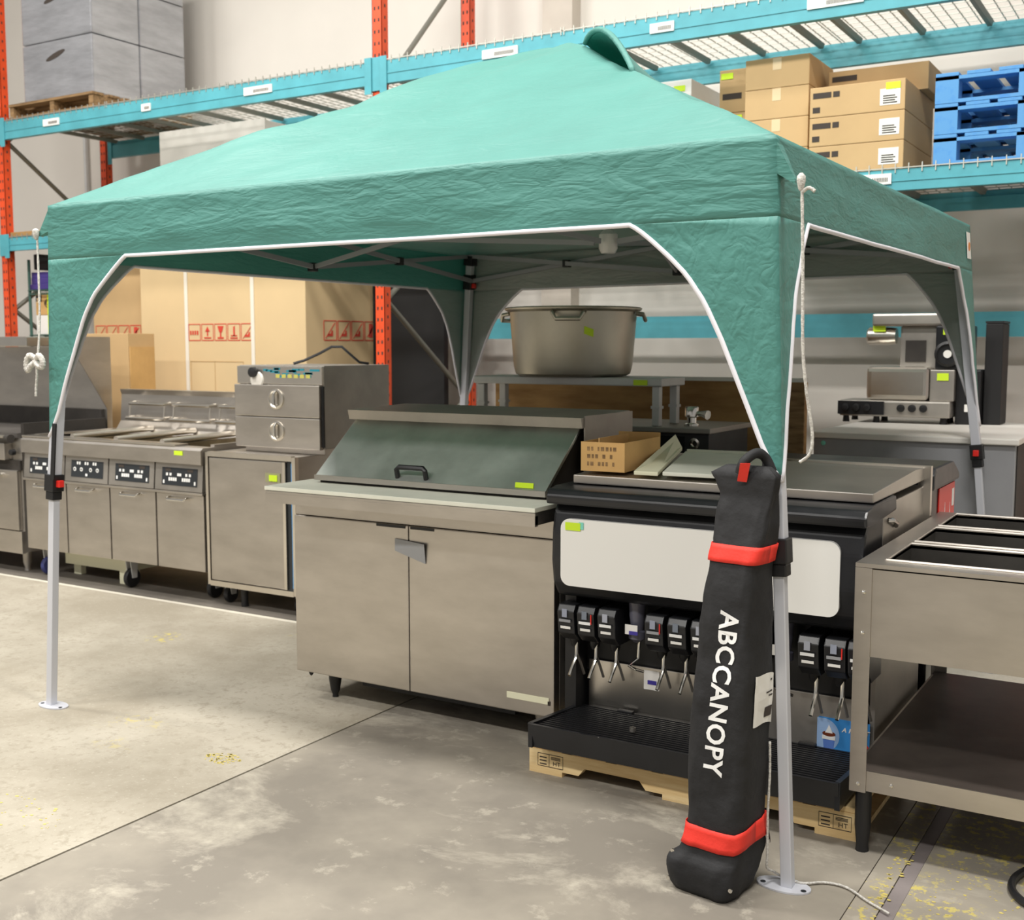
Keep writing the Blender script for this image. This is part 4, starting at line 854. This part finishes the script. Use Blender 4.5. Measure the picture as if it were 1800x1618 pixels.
for a, b_ in sides:
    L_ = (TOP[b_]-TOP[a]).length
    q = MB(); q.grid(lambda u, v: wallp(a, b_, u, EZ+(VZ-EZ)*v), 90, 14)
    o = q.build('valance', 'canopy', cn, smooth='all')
    solid(o, .002, None if (a, b_) == ('BL', 'FL') else 'canopy_in', 1)  # left side has no silver layer; green inside stands for light shining through
    if (a, b_) == ('FR', 'BR'):
        y = 5.60; g = MB().hexa([wallp(a, b_, (y-3.03)/2.69, 1.90)+Vector((.006, 0, 0)), wallp(a, b_, (y+.075-3.03)/2.69, 1.90)+Vector((.006, 0, 0)), wallp(a, b_, (y+.075-3.03)/2.69, 1.90)+Vector((.004, 0, 0)), wallp(a, b_, (y-3.03)/2.69, 1.90)+Vector((.004, 0, 0)),
                     wallp(a, b_, (y-3.03)/2.69, 2.02)+Vector((.006, 0, 0)), wallp(a, b_, (y+.075-3.03)/2.69, 2.02)+Vector((.006, 0, 0)), wallp(a, b_, (y+.075-3.03)/2.69, 2.02)+Vector((.004, 0, 0)), wallp(a, b_, (y-3.03)/2.69, 2.02)+Vector((.004, 0, 0))]).build('sewn_label', 'paper', cn)
        MB().lathe([(.02, 0), (.02, .002)], wallp(a, b_, (y+.038-3.03)/2.69, 1.955)+Vector((.007, 0, 0)), 14, 'x').build('label_emblem', mat('orange_print', (222, 140, 70), .6), g)
    # edge binding follows the arches and the lower hem
    sa, sb = SPAN[(a, b_)]; pts = []
    for k in range(25): s = sa*k/24; pts.append(wallp(a, b_, s/L_, arch(s, sa)))
    for k in range(1, 40): u = (sa+(L_-sa-sb)*k/40)/L_; pts.append(wallp(a, b_, u, VZ-.002))
    for k in range(24, -1, -1): s = sb*k/24; pts.append(wallp(a, b_, 1-s/L_, arch(s, sb)))
    MB().tube(pts, .0075, 6).build('edge_binding', 'binding', cn, smooth='all')
for c, (prev, nxt) in {'FL': (('BL', 'FL'), ('FL', 'FR')), 'FR': (('FL', 'FR'), ('FR', 'BR')), 'BR': (('FR', 'BR'), ('BR', 'BL')), 'BL': (('BR', 'BL'), ('BL', 'FL'))}.items():
    q = MB()
    for sd, start in ((nxt, True), (prev, False)):
        L_ = (TOP[sd[1]]-TOP[sd[0]]).length; S = SPAN[sd][0 if start else 1]
        def fn(u, v):
            s = S*u; zz = VZ+(arch(s, S)-VZ)*v
            return wallp(sd[0], sd[1], s/L_ if start else 1-s/L_, zz)
        q.grid(fn, 26, 26)
    o = q.build('corner_drape', 'canopy_crinkled', cn, smooth='all', weld=True)
    n0 = sum((p.normal.dot((o.data.vertices[p.vertices[0]].co+ORG['canopy_tent']-CEN)*Vector((1, 1, 0))) > 0) for p in o.data.polygons)
    if n0 < len(o.data.polygons)/2: o.data.flip_normals()
    solid(o, .002, 'canopy_in')
for o in cn.children:
    if o.name.startswith('valance') or o.name.startswith('roof'):
        n0 = sum((p.normal.dot(p.center+Vector((0, 0, -1.2))) > 0) for p in o.data.polygons)
        if n0 < len(o.data.polygons)/2: o.data.flip_normals()
        o.modifiers[0].offset = -1
# raised vent hood beside the peak
def vent(u, v):
    h0 = APEX.lerp(TOP['FR'], .20); h1 = APEX.lerp(TOP['FR'], .47); b0 = APEX.lerp(TOP['BR'], .12); b1 = APEX.lerp(TOP['BR'], .30)
    e = h0.lerp(h1, u); f = b0.lerp(b1, u); p = e.lerp(f, v*.8)
    p.z += (.105*math.sin(math.pi*u)**.7*(1-.25*u)+.03*(1-u))*(1-v)+.004-.02
    return p
o = MB().grid(vent, 24, 10).build('vent_hood', 'canopy', cn, smooth='all'); solid(o, .004)
MB().tube([vent(k/30, 0) for k in range(31)], .011, 8).build('vent_rim', 'canopy', cn, smooth='all')
# legs
for k in TOP:
    fo, tp = FOOT[k], TOP[k]; ins = (CEN-Vector((tp.x, tp.y, 0))); ins = Vector((math.copysign(.056, ins.x), math.copysign(.056, ins.y), 0))
    P = lambda z: corner(k, z)+ins*(z/EZ)**2
    lg = MB().bar(P(.004), P(1.0), .032, .032).build('leg', 'leg', cn, .003)
    MB().bar(P(.96), P(2.05), .040, .040).build('upper_leg', 'leg', lg, .003)
    f = P(0); sx = 1 if k[1] == 'L' else -1
    MB().prism([(f.x+.062*math.cos(a_)*1.25-sx*-.012, f.y+.045*math.sin(a_), .0005) for a_ in [2*math.pi*j/20 for j in range(20)]], (0, 0, .005)).build('foot_plate', 'leg', lg)
    for hx in (-.055, .06): MB().lathe([(.008, .006), (.008, .0066)], (f.x+hx+sx*.012, f.y-.012, 0), 10).build('bolt_hole', 'display', lg)
    zs = .93 if k[0] == 'F' else 1.0
    sl = MB().bar(P(zs-.055), P(zs-.02), .046, .046).bar(P(zs-.02), P(zs+.05), .056, .056).build('height_lock', 'black', lg, .004)
    g = P(zs+.012); bx_, by_ = {'FL': (.036, 0), 'FR': (0, .036), 'BR': (0, -.034), 'BL': (.036, 0)}[k]; MB().box(g.x+bx_-.012, g.x+bx_+.012, g.y+by_-.012, g.y+by_+.012, g.z-.014, g.z+.014).build('release_button', 'redplastic', sl, .003)
    if k[0] == 'F':
        s0 = Vector((.022 if k == 'FL' else -.024, -.026, 0)); MB().bar(P(zs+.03)+s0, P(1.19)+s0*.9, .022, .006).build('velcro_strap', 'black_soft', lg)
    MB().bar(P(2.0), P(2.06), .062, .062).build('top_bracket', 'black', lg, .004)
    zb = 1.905; sl2 = MB().bar(P(zb-.05), P(zb+.04), .058, .058).build('slider', 'black', lg, .004)
    g = P(zb-.03); dx_ = -sx*-.034; MB().box(g.x+dx_-.012, g.x+dx_+.012, g.y-.016, g.y+.012, g.z-.014, g.z+.014).build('release_button', 'redplastic', sl2, .003)
ZH, ZL = 2.055, 1.905
def insc(k, z):
    p = corner(k, z); d = CEN-Vector((p.x, p.y, 0)); d = Vector((math.copysign(.06, d.x), math.copysign(.06, d.y), 0)); return p+d
mids = []
for a, b_ in sides:
    A = lambda s, z: insc(a, z).lerp(insc(b_, z), s)
    off = (TOP[b_]-TOP[a]).normalized().cross(Vector((0, 0, 1)))*.012
    for s0, z0, s1, z1, o_ in ((0, ZH, .5, ZL, off), (0, ZL, .5, ZH, -off), (.5, ZL, 1, ZH, -off), (.5, ZH, 1, ZL, off)):
        MB().bar(A(s0, z0)+o_, A(s1, z1)+o_, .013, .024).build('truss_bar', 'truss', cn)
    for s0, z0 in ((.25, (ZH+ZL)/2), (.75, (ZH+ZL)/2), (.5, ZL), (.5, ZH)):
        c = A(s0, z0); MB().box(c.x-.02, c.x+.02, c.y-.02, c.y+.02, c.z-.022, c.z+.022).build('truss_joint', 'black', cn, .004)
    mids.append((A(.5, ZH), A(.5, ZL)))
hub = Vector((-2.24, 4.5, 1.95))
for (h_, l_) in mids:
    MB().bar(h_, hub+(l_-hub)*.04+Vector((0, 0, .0)), .012, .022).build('truss_bar', 'truss', cn)
    MB().bar(l_, hub+Vector((0, 0, .28)), .012, .022).build('truss_bar', 'truss', cn)
MB().lathe([(.03, -.05), (.04, -.03), (.04, .03), (.02, .05)], hub, 14).build('centre_hub', 'galv', cn, smooth=True)
MB().tube([hub+Vector((0, 0, .04)), Vector((-2.46, 4.5, 2.74))], .015, 10).build('centre_pole', 'galv', cn, smooth=True)
# gathered tie loops where the ropes start
for k, p in (('FR', Vector((-.965, 3.045, 1.935))), ('FL', Vector((-4.075, 3.05, 1.95)))):
    c = corner(k, 2.02); MB().hexa([c+Vector((0, .0, -.06)), c+Vector((0, .06, -.06)), p+Vector((0, .012, -.006)), p+Vector((0, -.006, -.006)), c+Vector((0, 0, .02)), c+Vector((0, .05, .02)), p+Vector((0, .012, .008)), p+Vector((0, -.006, .008))]).build('tie_gusset', 'canopy', cn)
# ---------------------------------------------------------------- ropes
def smoothpts(pts, n=8):
    pts = [Vector(p) for p in pts]; out = []
    for i in range(len(pts)-1):
        p0, p1, p2, p3 = pts[max(i-1, 0)], pts[i], pts[i+1], pts[min(i+2, len(pts)-1)]
        for k in range(n):
            t_ = k/n; out.append(.5*((2*p1)+(p2-p0)*t_+(2*p0-5*p1+4*p2-p3)*t_*t_+(3*p1-p0-3*p2+p3)*t_**3))
    return out+[pts[-1]]
def rope(t, pts, r=.0045, name='strand'):
    P_ = smoothpts(pts); return MB().tube(P_, [r*(1+.12*math.sin(i*2.2)) for i in range(len(P_))], 7).build(name, 'rope', t, smooth='all')
t = thing('guy_rope', 'white guy rope hanging from the front right canopy corner', 'rope', (-.95, 3.05, 1.2))
rope(t, [(-.945, 3.035, 1.94), (-.942, 3.03, 1.90), (-.935, 3.03, 1.70), (-.93, 3.03, 1.5), (-.92, 3.04, 1.38), (-.905, 3.05, 1.27), (-.91, 3.05, 1.215), (-.935, 3.04, 1.19)])
rope(t, [(-.942, 3.03, 1.905), (-.925, 3.03, 1.915), (-.908, 3.03, 1.905)], .005, 'tail'); MB().lathe([(.004, .02), (.011, .012), (.012, 0), (.008, -.02), (.005, -.026)], (-.945, 3.03, 1.935), 12).build('knot', 'rope', t, smooth=True)
t = thing('guy_rope', 'white guy rope knotted in a bow beside the front left canopy leg', 'rope', (-4.07, 3.02, 1.3))
rope(t, [(-4.075, 3.035, 1.95), (-4.068, 3.03, 1.8), (-4.06, 3.02, 1.6), (-4.055, 3.0, 1.45)])
for s in (1, -1): rope(t, [(-4.055, 2.995, 1.45), (-4.055+.03*s, 2.985, 1.465), (-4.055+.05*s, 2.985, 1.445-.01*(s < 0)), (-4.055+.045*s, 2.985, 1.42-.015*(s < 0)), (-4.055+.022*s, 2.985, 1.425), (-4.055, 2.99, 1.44)], .012, 'bow_loop')
rope(t, [(-4.055, 2.992, 1.44), (-4.05, 2.99, 1.39), (-4.058, 2.99, 1.34), (-4.062, 2.99, 1.30)], .005, 'tail'); MB().lathe([(.004, .02), (.013, .012), (.014, 0), (.009, -.02), (.004, -.026)], (-4.075, 3.03, 1.955), 12).build('knot', 'rope', t, smooth=True)
# ---------------------------------------------------------------- storage bag
E1, E2 = Vector((.94, .35, 0)), Vector((.35, -.94, 0)); BC = Vector((-1.09, 2.95, 0))
SEC = [(.001, -.030, .235), (.02, -.030, .262), (.06, -.026, .272), (.09, -.024, .268), (.117, -.008, .240), (.15, -.002, .226), (.184, 0, .223), (.25, .001, .227), (.414, .005, .232), (.576, .010, .226), (.737, .017, .208), (.817, .020, .200), (.92, .029, .182), (.976, .037, .174), (1.039, .042, .169), (1.101, .049, .160), (1.132, .043, .173), (1.160, .036, .184)]
TH = math.radians(28)
T1 = E1*math.cos(TH)+E2*math.sin(TH); N1 = E2*math.cos(TH)-E1*math.sin(TH)      # tangent and normal of the lettered face
def sec(z):
    for (z0, c0, w0), (z1, c1, w1) in zip(SEC, SEC[1:]):
        if z <= z1:
            k = max(0, (z-z0)/(z1-z0)); k = k*k*(3-2*k); return c0+(c1-c0)*k, w0+(w1-w0)*k
    return SEC[-1][1:]
def bagp(ang, z, grow=0.0, n=5.0):
    c, w_ = sec(z); dep = 1.0 if z < .9 else max(.2, 1-(z-.9)/.26*.78); h = w_/(math.cos(TH)+dep*math.sin(TH))/2*1.05
    ca, sa = math.cos(ang), math.sin(ang); x = math.copysign(abs(ca)**(2/n), ca); y = math.copysign(abs(sa)**(2/n), sa)
    p = BC+E1*c+Vector((0, 0, z))
    wk = noise.noise(Vector((x*1.5+3, y*1.5, z*7)))*.010+noise.noise(Vector((x*4, y*4, z*19)))*.004
    wk *= 1.3 if (z < .16 or z > .98) else .7
    p += T1*x*(h+grow+wk*abs(x))+N1*y*((h+grow+wk*abs(y))*dep)
    return p
bag = thing('storage_bag', 'black carry bag with red bands standing against the front right leg', 'bag', (-1.1, 2.95, 0))
q = MB(); NA = 72; rings = []
zs = [.001+1.159*k/110 for k in range(111)]
for z in zs: rings.append([q.bm.verts.new(bagp(2*math.pi*k/NA, z)) for k in range(NA)])
for A_, B_ in zip(rings, rings[1:]):
    for k in range(NA): q._f([A_[k], A_[(k+1) % NA], B_[(k+1) % NA], B_[k]])
q._f(rings[0][::-1])
c, w_ = sec(1.16); top = [q.bm.verts.new(bagp(2*math.pi*k/NA, 1.16)+((BC+E1*(c+.02)+Vector((0, 0, 1.16)))-bagp(2*math.pi*k/NA, 1.16))*.35+Vector((0, 0, .022))) for k in range(NA)]
for k in range(NA): q._f([rings[-1][k], rings[-1][(k+1) % NA], top[(k+1) % NA], top[k]])
q._f(top); q.build('body', 'bag', bag, smooth='all')
def band(z0, z1, material, tilt=0.0, name='red_band'):
    q = MB(); q.grid(lambda u, v: bagp(2*math.pi*u, z0+(z1-z0)*v+tilt*max(0, math.cos(2*math.pi*u+.6)), .004), NA, 4); o = q.build(name, material, bag, smooth='all'); solid(o, .002, None, 0); return o
band(.925, .972, 'red'); rb = band(.135, .192, 'red', .02)
MB().grid(lambda u, v: bagp(-.55+.5*u+math.pi*.0+(-.3), .128+.03*v, .010), 10, 3).build('band_tail', mat('dark_webbing', (66, 56, 52), .8), rb)
# top handle and tab
hc = BC+E1*.05+Vector((0, 0, 1.165))
ho = MB().tube(smoothpts([hc-E1*.03+E2*.03, hc-E1*.02+E2*.035+Vector((0, 0, .03)), hc+Vector((0, 0, .052))+E1*.01+E2*.02, hc+E1*.035+Vector((0, 0, .04)), hc+E1*.055+Vector((0, 0, .0))]), .014, 8).build('handle', 'bag', bag, smooth='all')
MB().hexa([hc-E1*.037+E2*.036+Vector((0, 0, -.022)), hc-E1*.012+E2*.036+Vector((0, 0, -.024)), hc-E1*.012+E2*.030+Vector((0, 0, -.024)), hc-E1*.037+E2*.030+Vector((0, 0, -.022)), hc-E1*.030+E2*.054+Vector((0, 0, .028)), hc-E1*.004+E2*.054+Vector((0, 0, .028)), hc-E1*.004+E2*.048+Vector((0, 0, .028)), hc-E1*.030+E2*.048+Vector((0, 0, .028))]).build('red_tab', 'red', ho)
# lettering mapped onto the face, reading downwards
def onbag(x, y):
    z = .572-x; c, w_ = sec(z); h = w_/(math.cos(TH)+math.sin(TH))/2*1.04
    s_ = max(-.98, min(.98, (y+.008-.045*x)/h)); n = 5.0
    a_ = math.acos(math.copysign(abs(s_)**(n/2), s_)); return bagp(a_, z, .0025)
text('lettering', 'ABCCANOPY', .0715, onbag, 'white', bag, bold=.0018)
MB().grid(lambda u, v: bagp(-.55+.75*u, .47+.14*v+.015*u, .003), 10, 6).build('shipping_label', 'paper', bag)
for k, (u0, v0, u1, v1) in enumerate(((.3, .1, .7, .3), (.3, .5, .6, .53), (.3, .58, .7, .61), (.3, .8, .5, .84))): MB().grid(lambda u, v: bagp(-.55+.75*(u0+(u1-u0)*u), .47+.14*(v0+(v1-v0)*v)+.012, .0042), 4, 2).build('label_print', 'darkprint', bag)
for z, a_ in ((.025, 2.42), (.105, 2.42), (.045, .70)):
    c = bagp(a_, z, .002); MB().lathe([(.006, -.003), (.005, .003), (.002, .005)], c, 10, 'y').build('rivet', 'chrome', bag)
t = thing('bag_cord', 'thin pale cord trailing from the bag across the floor', 'cord', (-.9, 2.95, 0))
rope(t, [bagp(-.25, .42, .008), bagp(-.25, .33, .010), bagp(-.25, .21, .014), bagp(-.25, .10, .012), bagp(-.25, .06, .016)+Vector((.004, 0, 0)), (-.975, 3.03, .035), (-.95, 3.055, .012), (-.90, 3.06, .008), (-.85, 3.10, .006), (-.79, 3.10, .006), (-.72, 3.05, .006), (-.655, 3.01, .006)], .0035)
tag(MB().tube(smoothpts([(-.30, 3.62, .012), (-.36, 3.50, .012), (-.40, 3.38, .012), (-.38, 3.28, .012), (-.30, 3.22, .012), (-.1, 3.2, .012)]), .011, 8).build('power_cord', 'black', None, smooth=True), 'dark power cord curling on the floor under the steam table', 'cord')
